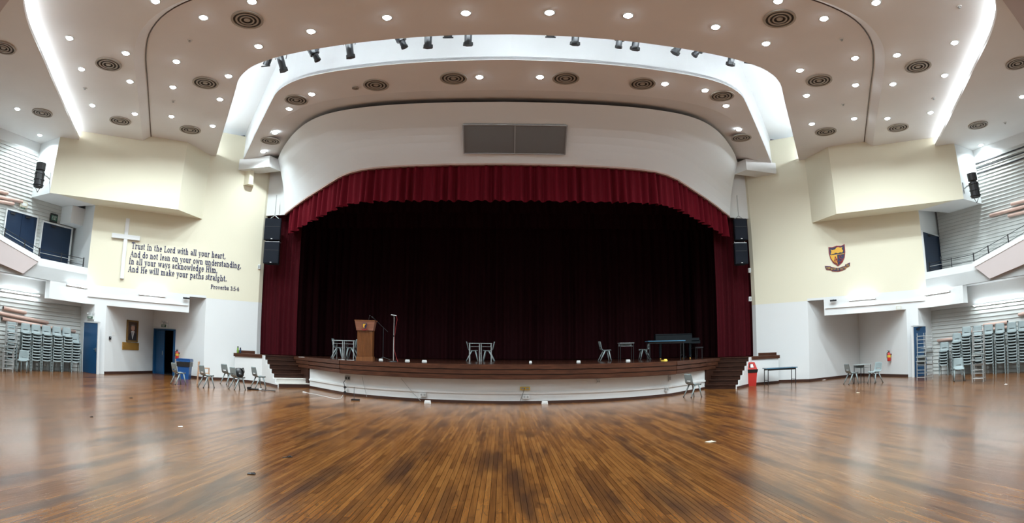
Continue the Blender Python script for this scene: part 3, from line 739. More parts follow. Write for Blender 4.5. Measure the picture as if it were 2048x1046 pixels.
# ---------------------------------------------------------------- hanging loudspeakers
for s, x0, x1, tops in ((-1, 531.5, 559, (437, 480, 484, 527)), (1, 1468, 1495, (437, 480, 486, 528))):
    ya = 24.2
    for k in range(2):
        a, b = ony(x0+(-1.5 if s < 0 else 1)*k, tops[2*k], ya), ony(x1+(-3 if s < 0 else 1)*k, tops[2*k+1], ya)
        w_, h_ = abs(b.x-a.x), abs(a.z-b.z); c = (a+b)/2
        t = thing('loudspeaker', f'black loudspeaker cabinet hanging {SIDE[s]} of the stage, ' + ('upper' if k == 0 else 'lower') + ' of its pair', 'loudspeaker', (c.x, c.y, c.z-h_/2), s*-.12)
        MB().prism([(-w_/2, -.02), (w_/2, -.02), (w_*.36, .5), (-w_*.36, .5)], 0, h_).build('cabinet', 'speaker_black', t)
        MB().box((0, -.035, h_/2), (w_*.94, .02, h_*.95)).build('grille', 'speaker_black', t)
        MB().box((0, -.048, h_*.62), (w_*.94, .006, .02)).build('grille_bar', 'black', t)
        MB().box((0, -.05, .05), (.08, .008, .03)).build('badge', 'outlet_white', t)
        if k == 0:
            MB().tube((0, .2, h_+.18), (0, .2, h_+1.15), .02, None, 6).build('hanging_rod', 'grey_metal', t)
            MB().path([(-.25, .2, h_), (0, .2, h_+.18), (.25, .2, h_)], .02, 5).build('bridle', 'grey_metal', t)
        else:
            MB().box((0, .18, h_+.02), (w_*.95, .3, .03)).build('top_plate', 'steel', t)
            for q in (-.25, .25): MB().tube((q, .18, h_), (q, .18, h_+.12), .012, None, 5).build('link', 'steel', t)

# wall spotlights on brackets at the ends of the cream boxes
for s, base, tip in ((-1, (76, 374), (83, 327)), (1, (1952, 395), (1943, 347))):
    a = Vector(mir(s, BOXO)); b = Vector(mir(s, RET)); n = Vector((b.y-a.y, a.x-b.x)).normalized(); n = n if n.y < 0 else -n
    pa = (a+n*.55, b+n*.55)
    p0, p1 = onpl(*base, tuple(pa[0]), tuple(pa[1])), onpl(*tip, tuple(pa[0]), tuple(pa[1]))
    t = thing('follow_spotlight', f'long black theatre spotlight on a bracket beside the {SIDE[s]} cream box', 'spotlight', tuple(p0))
    v = p1-p0; d = v.normalized(); n3 = Vector((n.x, n.y, 0))
    MB().tube((0, 0, 0), v*.62, .21, .22, 12).build('housing', 'black', t)
    MB().tube(v*.62, v*.72, .15, .17, 12).build('neck', 'black_satin', t)
    MB().tube(v*.70, v*1.0, .215, .225, 14, cap=False).build('hood', 'black', t)
    MB().tube(v*.9, v*.93, .20, .20, 14).build('lens', 'lens_glass', t)
    for f in (.08, .3, .55): MB().tube(v*f-d*.02, v*f+d*.02, .245, .245, 12).build('cooling_ring', 'black_satin', t)
    MB().path([v*.55, v*.55-n3*.35, v*.45-n3*.58], .03, 6).build('bracket_arm', 'steel', t)
    MB().path([-d*.02+Vector((.15, 0, 0)), -d*.22, -d*.02-Vector((.15, 0, 0))], .014, 5).build('rear_handle', 'black', t)
    MB().tube(v*.3-n3*.56, v*.75-n3*.56, .035, None, 6).build('bracket_plate', 'steel', t)

# ---------------------------------------------------------------- fluorescent tubes
def fluoro(p0, p1, label, off):
    p0, p1 = p0+off, p1+off; c = (p0+p1)/2; t = thing('fluorescent_light', label, 'tube light', tuple(c), 0, 'fluorescent tube lights')
    a, b = p0-c, p1-c; d = (b-a).normalized(); nn = Vector((off.x, off.y, 0)).normalized()
    MB().hexa([a-nn*.16+Vector((0, 0, -.03)), b-nn*.16+Vector((0, 0, -.03)), b-nn*.05+Vector((0, 0, -.03)), a-nn*.05+Vector((0, 0, -.03))], [a-nn*.16+Vector((0, 0, .03)), b-nn*.16+Vector((0, 0, .03)), b-nn*.05+Vector((0, 0, .03)), a-nn*.05+Vector((0, 0, .03))]).build('batten', 'frame_white', t)
    MB().tube(a+d*.03, b-d*.03, .0145, None, 8).build('tube', 'tube', t)
    for e in (a, b-d*.03): MB().tube(e, e+d*.03, .025, None, 8).build('end_cap', 'outlet_white', t)
for s, spec in ((-1, [((278, 587.5), (331, 592), 'cream', 'lit fluorescent tube on the white beam above the portrait'), ((136, 570), (187, 576), 'bal', 'lit fluorescent tube on the white beam above the left blue door'), ((2, 579), (80, 592.5), 'sid', 'long lit fluorescent tube at the top of the left siding wall')]),
                (1, [((1698, 599.5), (1751, 596), 'cream', 'lit fluorescent tube on the white beam above the red fire extinguisher at right'), ((1844, 588.5), (1897, 583), 'bal', 'lit fluorescent tube on the white beam above the right blue door'), ((1946, 614), (2047, 596), 'sid', 'long lit fluorescent tube at the top of the right siding wall')])):
    for p0, p1, k, lab in spec:
        if k == 'cream': a, b = mir(s, END), mir(s, PROS)
        elif k == 'bal': a, b = mir(s, END), mir(s, along(END, SD, 10))
        else: a, b = mir(s, tuple(LSID)), mir(s, along(LSID, SD, 10))
        n = Vector((b[1]-a[1], a[0]-b[0], 0)).normalized()
        n = n if n.dot(Vector((-s, -.3, 0))) > 0 else -n
        # seen on the plane a little in front of the wall
        a2, b2 = (a[0]+n.x*.16, a[1]+n.y*.16), (b[0]+n.x*.16, b[1]+n.y*.16)
        q0, q1 = onpl(*p0, a2, b2), onpl(*p1, a2, b2)
        zz = (q0.z+q1.z)/2; q0.z = q1.z = zz
        fluoro(q0-n*.0, q1-n*.0, lab, n*.002)

# ---------------------------------------------------------------- wall frames: local x = right along the wall, -y = towards the hall
def frame(s, which):
    if which == 'cream': a, b = END, PROS
    elif which == 'alc': a, b = ALC, CORN
    elif which == 'alcside': a, b = PIL, ALC
    elif which == 'doorw': a, b = DOORW, PIL2
    elif which == 'low': a, b = along(LSID, SD, 8), tuple(LSID)
    elif which == 'gal': a, b = along(USID, SD, 8), tuple(USID)
    elif which == 'recess': a, b = (19.75, 20.9), END
    elif which == 'bal': a, b = along(END, SD, 8), END
    elif which == 'front': a, b = CORN, PROS
    a, b = Vector(mir(s, a)), Vector(mir(s, b))
    if s > 0: a, b = b, a
    d = (b-a).normalized()
    return tuple(a), tuple(b), math.atan2(d.y, d.x), d
def wall_px(s, which, px, py):
    a, b, rz, d = frame(s, which); return onpl(px, py, a, b)
def wall_thing(s, which, name, label, cat, p0, p1, group=None):
    """thing standing on a wall; p0 = lower left, p1 = upper right pixel; returns thing, width, height"""
    a, b, rz, d = frame(s, which); q0, q1 = onpl(*p0, a, b), onpl(*p1, a, b)
    w_ = (q1.xy-q0.xy).dot(d); h_ = q1.z-q0.z
    t = thing(name, label, cat, tuple(q0), rz, group)
    return t, w_, h_

# ---------------------------------------------------------------- doors
def door(n, s, which, xl, xr, py, z0, z1, mt, label, leaves=1, handle=True, closer=True):
    a, b, rz, d = frame(s, which); q0, q1 = onpl(xl, py, a, b), onpl(xr, py, a, b)
    w_ = (q1.xy-q0.xy).dot(d); h_ = z1-z0
    if which == 'gal': q0 = q0+Vector((d.y, -d.x, 0))*.05
    t = tag(thing(f'door_{n}', label, 'door', (q0.x, q0.y, z0), rz), kind='structure')
    MB().box((-.03, -.02, h_/2), (.06, .10, h_+.06)).box((w_+.03, -.02, h_/2), (.06, .10, h_+.06)).box((w_/2, -.02, h_+.03), (w_+.12, .10, .06)).build('door_frame', 'frame_white' if mt != 'navy' else 'frame_white', t)
    lw = w_/leaves
    for k in range(leaves):
        lf = MB().box((lw*(k+.5), -.025, h_/2), (lw-.012, .05, h_-.01)).build('door_leaf', mt, t)
        if handle:
            hx = lw*k+(lw-.1 if k == 0 else .1)
            MB().box((hx, -.06, 1.0), (.05, .02, .16)).tube((hx, -.06, 1.02), (hx, -.11, 1.02), .012).tube((hx, -.11, 1.02), (hx-.11, -.11, 1.02), .011).build('door_handle', 'steel', lf)
        if closer: MB().box((lw*(k+.35), -.07, h_-.10), (.24, .05, .06)).tube((lw*(k+.35), -.09, h_-.06), (lw*(k+.7), -.05, h_-.02), .012).build('door_closer', 'black', lf)
    return t
door(1, -1, 'doorw', 168, 196, 700, 0, 2.1, 'blue_door', 'plain blue door at floor level beside the left chair stacks', 1, True, False)
door(2, 1, 'doorw', 1826, 1851, 700, 0, 2.1, 'blue_door', 'blue door partly hidden behind stacked desk frames at right', 1, False, True)
# double door in the left alcove: one leaf shut, the other open on a dark room
a, b, rz, d = frame(-1, 'alc')
t0_, t1_ = D3
cA, aA = Vector(mir(-1, CORN)), Vector(mir(-1, ALC))
pL, pR = cA.lerp(aA, t1_), cA.lerp(aA, t0_)
w_ = (pR-pL).length
t = tag(thing('door_3', 'blue double door in the left alcove, right leaf open on a dark room', 'door', (pL.x, pL.y, 0), rz), kind='structure')
MB().box((.03, -.01, 1.06), (.06, .16, 2.12)).box((w_-.03, -.01, 1.06), (.06, .16, 2.12)).box((w_/2, -.01, 2.10), (w_, .16, .06)).build('door_frame', 'blue_door', t)
lf = MB().box((.06+w_*.22, .03, 1.03), (w_*.44-.02, .05, 2.05)).build('door_leaf', 'blue_door', t)
MB().box((w_*.44-.05, .0, 1.0), (.04, .03, .2)).build('door_handle', 'steel', lf)
MB().box((w_-.09, .5, 1.03), (.05, w_*.44, 2.05)).build('door_leaf', 'blue_door', t)
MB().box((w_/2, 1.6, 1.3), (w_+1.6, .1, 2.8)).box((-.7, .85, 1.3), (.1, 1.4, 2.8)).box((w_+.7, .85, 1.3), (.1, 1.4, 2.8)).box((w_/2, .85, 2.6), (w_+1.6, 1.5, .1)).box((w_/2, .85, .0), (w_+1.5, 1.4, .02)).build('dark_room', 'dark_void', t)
door(4, -1, 'gal', 6, 68, 470, 4.15, 6.26, 'navy', 'dark blue double door at the left end of the balcony wall', 2, False, True)
door(5, -1, 'gal', 79, 137, 490, 4.15, 6.16, 'navy', 'dark blue balcony door under the black exit sign', 1, False, True)
door(6, 1, 'recess', 1848, 1880, 510, 4.12, 6.12, 'navy', 'dark blue door at the end of the right balcony', 1, True, True)

# ---------------------------------------------------------------- balconies
for s in (-1, 1):
    S = SIDE[s]
    bal = thing('balcony', f'white balcony front rising in a rake on the {S} of the hall', 'balcony', (0, 0, 0))
    d2 = Vector((s*SD.x, SD.y)).normalized(); e = Vector(mir(s, END)); n2 = Vector((-d2.y, d2.x)); n2 = n2 if n2.x*s < 0 else -n2
    def bp(y, z, off=0.0):
        t_ = (y-e.y)/d2.y; q = e+d2*t_+n2*off; return Vector((q.x, q.y, z))
    def slabp(poly, o0, o1):
        A = [bp(y, z, o0) for y, z in poly]; B = [bp(y, z, o1) for y, z in poly]; n = len(A)
        return MB().add(A+B, [tuple(range(n)), tuple(range(2*n-1, n-1, -1))]+[(i, n+i, n+(i+1) % n, (i+1) % n) for i in range(n)])
    slabp([(19.83, ZCB), (19.83, 4.36), (17.2, 4.36), (15.0, 4.90), (-6.9, 10.2), (-6.9, ZCB)], 0, -.15).build('parapet', 'white', bal)
    slabp([(17.12, 4.18), (16.45, 3.64), (15.0, 3.90), (-6.9, 8.2), (-6.9, 9.9), (15.0, 4.74)], .16, .004).build('raked_panel', 'pinkish', bal)
    slabp([(17.2, 4.37), (17.12, 4.18), (15.0, 4.74), (-6.9, 9.9), (-6.9, 10.1), (15.0, 4.92)], .18, -.02).build('raked_cap', 'white', bal)
    u0, u1 = Vector(mir(s, tuple(USID))), Vector(mir(s, along(USID, SD, YBACK)))
    MB().prism([(e.x, e.y), tuple(bp(YBACK, 0).xy), tuple(u1), tuple(u0)], ZCB, ZCB+.5).build('balcony_slab', 'white', bal)
    rail = thing('balcony_railing', f'black metal railing with three thin bars on the {S} balcony front', 'railing', (0, 0, 0))
    def top(y): return 4.36 if y > 17.2 else 4.36+(17.2-y)*.2455
    for k, zz in enumerate((.10, .22, .35)):
        MB().path([bp(19.6, 4.36+zz, -.07), bp(17.25, 4.36+zz, -.07), bp(11, top(11)+zz+.08, -.07)], .013 if k else .011, 5).build('rail_bar', 'black' if k != 1 else 'grey_metal', rail)
    for y in (19.6, 18.4, 17.25, 16.5, 15.5, 14.5, 13.0): MB().tube(bp(y, top(y)-.02, -.07), bp(y, top(y)+.40, -.07), .018 if y < 19.5 and y > 17.3 else .03, None, 6).build('rail_post', 'black', rail)
# bulkhead over the left balcony doors
a, b, rz, d = frame(-1, 'gal'); q = onpl(118, 455, a, b)
t = thing('air_duct_casing', 'white boxed-in duct above the dark blue balcony door at left', 'duct', (q.x, q.y, 6.28), rz)
MB().box((.62, -.45, .38), (1.24, .9, .76)).build('casing', 'white', t)
for k, z in enumerate((9.02, 9.16, 9.30)):
    if k == 0: vt = thing('wall_louvre', 'three dark horizontal vent slots high on the right siding wall', 'vent', tuple(wall_px(1, 'gal', 1952, 330)))
    p0, p1 = wall_px(1, 'gal', 1952, 330), wall_px(1, 'gal', 2060, 300)
    dv = Vector((p1.x-p0.x, p1.y-p0.y, 0)); nv = Vector((-dv.y, dv.x, 0)).normalized(); nv = nv if nv.x < 0 else -nv
    zz = -.22*k+.02
    MB().hexa([nv*.0+Vector((0, 0, zz)), dv+Vector((0, 0, zz)), dv+nv*.045+Vector((0, 0, zz)), nv*.045+Vector((0, 0, zz))], [Vector((0, 0, zz+.05)), dv+Vector((0, 0, zz+.05)), dv+nv*.045+Vector((0, 0, zz+.05)), nv*.045+Vector((0, 0, zz+.05))]).build('slot', 'black', vt)

# ---------------------------------------------------------------- pink pipes on the siding walls
def pipe(s, which, p0, p1, r, label, capend=None):
    a, b, rz, d = frame(s, which); n = Vector((d.y, -d.x, 0)); n = n if n.x*s < 0 else -n
    q0, q1 = onpl(*p0, a, b)+n*(r+.05), onpl(*p1, a, b)+n*(r+.05)
    t = thing('pink_pipe', label, 'pipe', tuple(q0), 0, f'pink pipes on the siding walls')
    v = q1-q0; L = v.length; u = v/L
    MB().tube((0, 0, 0), v, r, None, 12).build('pipe', 'pipe_pink', t, True)
    for f in (.0, 1.0): MB().tube(v*f-u*.012, v*f+u*.012, r*.93, None, 12).build('end_cap', 'pipe_end' if capend == f else 'pipe_pink', t)
    for f in (.15, .85): MB().tube(v*f-n*(r+.05), v*f, .02, None, 6).build('bracket', 'steel', t)
pipe(-1, 'low', (4, 615.3), (49, 625.4), .066, 'short topmost pink pipe on the lower left siding wall', 0.0)
pipe(-1, 'low', (-60, 613.5), (93, 645), .066, 'middle pink pipe on the lower left siding wall')
pipe(-1, 'low', (1.5, 637), (147, 663), .066, 'long lowest pink pipe just above the left chair stacks', 0.0)
pipe(1, 'low', (1921, 667), (2029, 652.5), .066, 'long pink pipe behind the backs of the right chair stacks', 1.0)
pipe(1, 'low', (1970, 650.5), (2017.5, 644), .066, 'short pink pipe above the long one on the right siding wall', 1.0)
pipe(1, 'low', (1878.5, 681), (1912, 677), .066, 'pink pipe low on the right siding wall behind the shortest chair stack')
pipe(1, 'low', (2040, 629.5), (2110, 614), .066, 'pink pipe cut by the right edge, lower siding wall')
pipe(-1, 'gal', (-50, 373), (13, 387), .07, 'upper pink pipe on the left balcony wall')
pipe(-1, 'gal', (-50, 383.5), (42, 404.5), .07, 'long middle pink pipe on the left balcony wall')
pipe(-1, 'gal', (-50, 394), (25, 408.5), .07, 'lower pink pipe on the left balcony wall')
pipe(1, 'gal', (1983, 432), (2110, 397), .07, 'long pink pipe on the right balcony wall')
pipe(1, 'gal', (2019, 432.5), (2110, 410), .07, 'lower pink pipe on the right balcony wall')
pipe(1, 'gal', (2025, 409), (2110, 388), .07, 'upper pink pipe at the right edge, balcony wall')

# ---------------------------------------------------------------- slab-serif lettering
def arc(cx, cy, rx, ry, a0, a1, n=9): return [(cx+rx*cos(rad(a0+(a1-a0)*i/n)), cy+ry*sin(rad(a0+(a1-a0)*i/n))) for i in range(n+1)]
K, H_ = .15, .075
def stem(x, y0, y1, lo=1, hi=1, k=K):
    o = [([(x, y0), (x, y1)], k)]
    if lo: o.append(([(x-.16, y0+.03), (x+.16, y0+.03)], .07))
    if hi == 1: o.append(([(x-.16, y1-.03), (x+.16, y1-.03)], .07))
    if hi == 2: o.append(([(x-.18, y1-.03), (x, y1-.03)], .07))
    return o
X = .68
GL = {
 'T': (.86, stem(.43, 0, 1, 1, 0)+[([(.04, .96), (.82, .96)], .085), ([(.06, .98), (.06, .74)], .07), ([(.80, .98), (.80, .74)], .07)]),
 'r': (.56, stem(.2, 0, X, 1, 2)+[(arc(.40, .42, .2, .22, 165, 65, 5), .09), ([(.49, .56), (.49, .62)], .12)]),
 'u': (.78, stem(.2, .14, X, 0, 2)+[(arc(.38, .2, .18, .17, 180, 330, 6), .10)]+stem(.57, 0, X, 0, 2)+[([(.57, .03), (.75, .03)], .07)]),
 's': (.52, [(arc(.26, .50, .16, .15, 20, 270, 7), .10), (arc(.26, .19, .18, .16, 90, -160, 7), .11), ([(.43, .46), (.43, .66)], .06), ([(.07, .02), (.07, .22)], .06)]),
 't': (.50, [([(.2, .12), (.2, .88)], K), ([(.02, X-.04), (.42, X-.04)], .07), (arc(.32, .14, .12, .12, 180, 330, 5), .08)]),
 'i': (.40, stem(.2, 0, X, 1, 2)+[([(.2, .84), (.2, .99)], .16)]),
 'n': (.80, stem(.2, 0, X, 1, 2)+[(arc(.40, .44, .18, .2, 170, 20, 6), .09)]+stem(.58, 0, .5, 1, 0)),
 'm': (1.15, stem(.2, 0, X, 1, 2)+[(arc(.39, .44, .17, .2, 170, 20, 6), .09)]+stem(.56, 0, .5, 1, 0)+[(arc(.76, .44, .17, .2, 170, 20, 6), .09)]+stem(.93, 0, .5, 1, 0)),
 'h': (.80, stem(.2, 0, 1, 1, 2)+[(arc(.40, .44, .18, .2, 170, 20, 6), .09)]+stem(.58, 0, .5, 1, 0)),
 'e': (.60, [(arc(.31, .34, .22, .30, 5, 315, 12), .11), ([(.12, .37), (.52, .37)], .07)]),
 'c': (.58, [(arc(.32, .34, .22, .30, 50, 315, 10), .11), ([(.47, .48), (.47, .60)], .12)]),
 'L': (.78, stem(.24, 0, 1)+[([(.2, .04), (.70, .04)], .08), ([(.68, .02), (.68, .30)], .07)]),
 'o': (.66, [(arc(.33, .34, .225, .29, 0, 360, 16), .12)]),
 'd': (.74, [(arc(.31, .34, .19, .29, 30, 330, 11), .11)]+stem(.54, 0, 1, 0, 2)+[([(.54, .03), (.72, .03)], .07)]),
 'b': (.72, stem(.18, .02, 1, 0, 2)+[(arc(.40, .34, .20, .29, 150, -150, 11), .11)]),
 'p': (.74, stem(.2, -.30, X, 1, 2)+[(arc(.42, .34, .20, .29, 150, -150, 11), .11)]),
 'g': (.68, [(arc(.30, .42, .17, .20, 0, 360, 12), .10), (arc(.32, -.10, .24, .15, 0, 360, 12), .08), ([(.2, .20), (.2, .06)], .08), ([(.2, .08), (.46, .04)], .09), ([(.42, .58), (.60, .62)], .07)]),
 'a': (.64, [(arc(.28, .46, .17, .16, 160, 0, 6), .09), ([(.45, .48), (.45, .08)], K), (arc(.28, .18, .17, .15, 70, 330, 8), .09), ([(.45, .04), (.60, .04)], .07)]),
 'l': (.40, stem(.2, 0, 1, 1, 2)),
 'w': (1.0, [([(.12, .64), (.32, .03)], .12), ([(.32, .03), (.50, .62)], .07), ([(.50, .62), (.68, .03)], .12), ([(.68, .03), (.88, .64)], .07), ([(0, .65), (.26, .65)], .06), ([(.38, .65), (.60, .65)], .06), ([(.76, .65), (1.0, .65)], .06)]),
 'v': (.70, [([(.12, .64), (.35, .02)], .13), ([(.35, .02), (.58, .64)], .07), ([(0, .65), (.26, .65)], .06), ([(.44, .65), (.70, .65)], .06)]),
 'y': (.70, [([(.12, .64), (.36, .03)], .13), ([(.58, .64), (.30, -.22)], .07), ([(.30, -.22), (.14, -.25)], .09), ([(0, .65), (.26, .65)], .06), ([(.44, .65), (.70, .65)], .06)]),
 'k': (.78, stem(.2, 0, 1, 1, 2)+[([(.26, .28), (.58, .63)], .07), ([(.36, .38), (.64, .03)], .13), ([(.44, .65), (.74, .65)], .06), ([(.5, .03), (.78, .03)], .06)]),
 'A': (.92, [([(.12, .03), (.46, .98)], .07), ([(.44, .98), (.78, .03)], .15), ([(.22, .34), (.66, .34)], .07), ([(0, .03), (.28, .03)], .07), ([(.62, .03), (.92, .03)], .07)]),
 'I': (.46, stem(.23, 0, 1)),
 'H': (.96, stem(.22, 0, 1)+stem(.74, 0, 1)+[([(.2, .51), (.76, .51)], .08)]),
 'P': (.78, stem(.22, 0, 1)+[([(.2, .96), (.45, .96)], .08), (arc(.45, .73, .22, .23, 90, -90, 8), .12), ([(.45, .5), (.2, .5)], .08)]),
 'E': (.80, stem(.22, 0, 1)+[([(.2, .96), (.70, .96)], .08), ([(.2, .52), (.56, .52)], .08), ([(.2, .04), (.72, .04)], .08)]),
 'B': (.80, stem(.22, 0, 1)+[([(.2, .96), (.46, .96)], .08), (arc(.46, .75, .18, .21, 90, -90, 7), .11), ([(.46, .53), (.2, .53)], .07), (arc(.46, .28, .22, .24, 90, -90, 7), .11), ([(.46, .04), (.2, .04)], .08)]),
 'S': (.68, [(arc(.34, .74, .20, .21, 20, 270, 8), .11), (arc(.34, .27, .23, .23, 90, -160, 8), .12)]),
 'Y': (.84, stem(.42, 0, .45, 1, 0)+[([(.14, .97), (.42, .44)], .13), ([(.70, .97), (.42, .44)], .08)]),
 'O': (.86, [(arc(.43, .5, .31, .45, 0, 360, 18), .13)]),
 'X': (.86, [([(.1, 0), (.74, 1)], .10), ([(.1, 1), (.74, 0)], .14)]),
 'C': (.80, [(arc(.43, .5, .31, .44, 50, 310, 13), .12)]),
 '3': (.60, [(arc(.28, .74, .18, .2, 150, -80, 8), .11), (arc(.28, .28, .21, .24, 85, -150, 8), .12)]),
 '5': (.60, [([(.14, .95), (.48, .95)], .10), ([(.14, .98), (.12, .55)], .07), (arc(.27, .30, .22, .27, 130, -150, 9), .12)]),
 '6': (.62, [(arc(.31, .30, .21, .26, 0, 360, 13), .11), (arc(.48, .40, .38, .54, 180, 105, 6), .11)]),
 ':': (.30, [([(.15, .0), (.15, .14)], .14), ([(.15, .48), (.15, .62)], .14)]),
 '-': (.34, [([(.1, .36), (.24, .36)], .13)]),
 '.': (.30, [([(.15, 0), (.15, .15)], .15)]),
 ',': (.30, [([(.15, 0), (.15, .15)], .15), ([(.19, .05), (.10, -.14)], .07)]),
 ' ': (.40, []),
}
def text_width(txt, trk=.04): return sum(GL[c][0]+trk for c in txt)-trk
def text_mesh(txt, h, width=None, depth=.012, trk=.04, origin=(0, 0), bold=1.0):
    """letters in local x (right) and z (up), raised towards -y"""
    mb = MB(); sx = h
    if width: sx = width/text_width(txt, trk)
    x = origin[0]
    for c in txt:
        adv, st = GL[c]
        for pts, wd in st:
            wd *= bold
            for (x0, y0), (x1, y1) in zip(pts[:-1], pts[1:]):
                dx, dy = x1-x0, y1-y0; L = math.hypot(dx, dy) or 1e-6; nx, ny = -dy/L*wd/2, dx/L*wd/2
                ex, ey = dx/L*wd*.12, dy/L*wd*.12
                q = [(x0-ex+nx, y0-ey+ny), (x0-ex-nx, y0-ey-ny), (x1+ex-nx, y1+ey-ny), (x1+ex+nx, y1+ey+ny)]
                mb.prism_y([(x+a_*sx, origin[1]+b_*h) for a_, b_ in q], -depth, 0)
        x += (adv+trk)*sx
    return mb
a, b, rz, d = frame(-1, 'cream')
LINES = [('Trust in the Lord with all your heart,', (262.7, 496), (451, 518.5), .262), ('And do not lean on your own understanding,', (260.4, 511), (482, 539), .262),
         ('In all your ways acknowledge Him,', (257.7, 525.5), (434.5, 548), .262), ('And He will make your paths straight.', (256, 541), (453, 565), .262), ('Proverbs 3:5-6', (421, 577), (478, 582), .178)]
n3 = Vector((d.y, -d.x, 0)); n3 = n3 if n3.y < 0 else -n3
q0 = onpl(*LINES[3][1], a, b)
txt = thing('wall_lettering', 'dark blue serif lettering in four lines with a reference, beside the white cross', 'lettering', tuple(q0+n3*.004), rz)
for tx, p0, p1, h in LINES:
    A_, B_ = onpl(*p0, a, b), onpl(*p1, a, b); wd = (B_.xy-A_.xy).dot(d)
    x0_, sc_ = (A_.xy-q0.xy).dot(d), wd/text_width(tx, .05)
    for wrd in tx.split(' '):
        o = text_mesh(wrd, h, text_width(wrd, .05)*sc_, .014, .05, (0, 0), 1.22).build('word', 'text_navy', txt)
        o.location = (x0_, 0, (A_.z+B_.z)/2-q0.z); x0_ += (text_width(wrd, .05)+.05*2+GL[' '][0])*sc_
# cross
q = onpl(241, 557, a, b); q_ = onpl(249, 500, a, b); q = Vector((q_.x, q_.y, q.z)); tp = onpl(258, 438, a, b); lf_ = onpl(225, 471, a, b); rt_ = onpl(281, 478, a, b)
hh_ = tp.z-q.z
cr_ = thing('wall_cross', 'tall white wooden cross fixed to the cream wall', 'cross', tuple(q+n3*.0), rz)
zc = (lf_.z+rt_.z)/2-q.z; wc = (rt_.xy-lf_.xy).dot(d)
MB().box((0, -.06, hh_/2), (.17, .10, hh_)).build('upright', 'white_gloss', cr_)
MB().box((0, -.075, zc), (wc, .10, .19)).build('crossbar', 'white_gloss', cr_)

# ---------------------------------------------------------------- crest (reused small on the lectern)
def crest(t, w, sub=None):
    """shield and ribbon centred on local x, z from 0 up, raised towards -y; w = shield width"""
    k = w
    def sh(sc, zc=.0):
        R = [(-.5, 1.16), (-.28, 1.13), (0, 1.19), (.28, 1.16), (.5, 1.24), (.5, .78), (.44, .48), (.28, .2), (0, .0), (-.28, .2), (-.44, .48), (-.5, .78)]
        return [(x*sc*k, ((z-.62)*sc+.62+zc)*k+.30*k) for x, z in R]
    MB().prism_y(sh(1.06), -.03, 0).build('shield_border', 'crest_red', t)
    MB().prism_y(sh(.95), -.042, -.0).build('shield_field', 'crest_navy', t)
    MB().prism_y([(x*k, z*k+.30*k) for x, z in ((-.46, .66), (-.01, .66), (-.01, .05), (-.26, .23), (-.40, .47))], -.05, 0).build('gold_quarter', 'crest_gold', t)
    beast = [(-.42, .72), (-.36, .9), (-.40, 1.02), (-.30, .98), (-.12, 1.0), (-.02, 1.1), (.1, 1.14), (.22, 1.08), (.38, 1.1), (.32, 1.0), (.40, .88), (.34, .76), (.2, .80), (.05, .74), (-.08, .80), (-.2, .74)]
    MB().prism_y([(x*k, z*k+.30*k) for x, z in beast], -.055, 0).build('gold_beast', 'crest_gold', t)
    MB().prism_y([(x*k, z*k+.30*k) for x, z in ((-.46, .68), (.46, .70), (.46, .67), (-.46, .655))], -.053, 0).build('gold_line', 'crest_gold', t)
    for ch, x, z, hgt, m_ in (('A', -.30, .22, .36, 'crest_red'), ('C', -.20, .12, .30, 'crest_red'), ('S', .06, .2, .40, 'crest_red')):
        o = text_mesh(ch, hgt*k, None, .06, origin=(x*k, (z+.30)*k)).build('letter', m_, t)
    words = [('THE', -.78, .14, -.48, .10), ('BEST', -.47, .06, -.14, .02), ('IS', -.10, .01, .05, .01), ('YET', .09, .02, .32, .05), ('TO', .33, .07, .50, .10), ('BE', .53, .20, .72, .26)]
    seg_ = [[(-.86, .36), (-.46, .30), (-.46, .06), (-.78, .12)], [(-.48, .26), (-.05, .16), (.05, .16), (.48, .26), (.46, .04), (.05, -.06), (-.05, -.06), (-.44, .0)], [(.46, .32), (.78, .42), (.74, .20), (.44, .12)]]
    for sg in seg_:
        MB().prism_y([(x*k, z*k) for x, z in sg], -.035, 0).build('ribbon', 'crest_red', t)
        cx, cz = sum(p[0] for p in sg)/len(sg), sum(p[1] for p in sg)/len(sg)
        MB().prism_y([((cx+(x-cx)*.93)*k, (cz+(z-cz)*.8)*k) for x, z in sg], -.04, 0).build('ribbon_field', 'crest_navy', t)
    for wd, x0, z0, x1, z1 in words:
        text_mesh(wd, .115*k, (x1-x0)*k, .048, .06, (x0*k, z0*k+.0*k), 1.1).build('motto_word', 'crest_gold', t)
a, b, rz, d = frame(1, 'cream')
bl, tr_ = onpl(1677, 541, a, b), onpl(1672, 490, a, b)
ct = thing('wall_crest', 'school crest shield with gold beast and motto ribbon on the right cream wall', 'crest', (bl.x, bl.y, bl.z), rz)
crest(ct, .72)

# ---------------------------------------------------------------- framed portrait, plaque and small wall things, left alcove
t, w_, h_ = wall_thing(-1, 'alcside', 'framed_portrait', 'gold-framed portrait of a person in dark suit on the alcove wall', 'portrait', (251.5, 683), (275, 642))
MB().box((w_/2, -.03, h_/2), (w_-.10, .03, h_-.10)).build('canvas', 'portrait_canvas', t)
fr = MB()
for c_, dd_ in (((w_/2, -.04, .035), (w_, .07, .07)), ((w_/2, -.04, h_-.035), (w_, .07, .07)), ((.035, -.04, h_/2), (.07, .07, h_)), ((w_-.035, -.04, h_/2), (.07, .07, h_))): fr.box(c_, dd_)
fr.build('frame', 'gold_frame', t)
cx = w_*.52
MB().prism_y([(w_*.14, h_*.08), (w_*.86, h_*.08), (w_*.84, h_*.36), (w_*.66, h_*.48), (w_*.44, h_*.48), (w_*.22, h_*.34)], -.056, -.046).build('painted_suit', 'suit', t)
MB().prism_y([(cx-.02*w_, h_*.12), (cx+.16*w_, h_*.50), (cx-.14*w_, h_*.50)], -.060, -.047).build('painted_shirt', 'shirt', t)
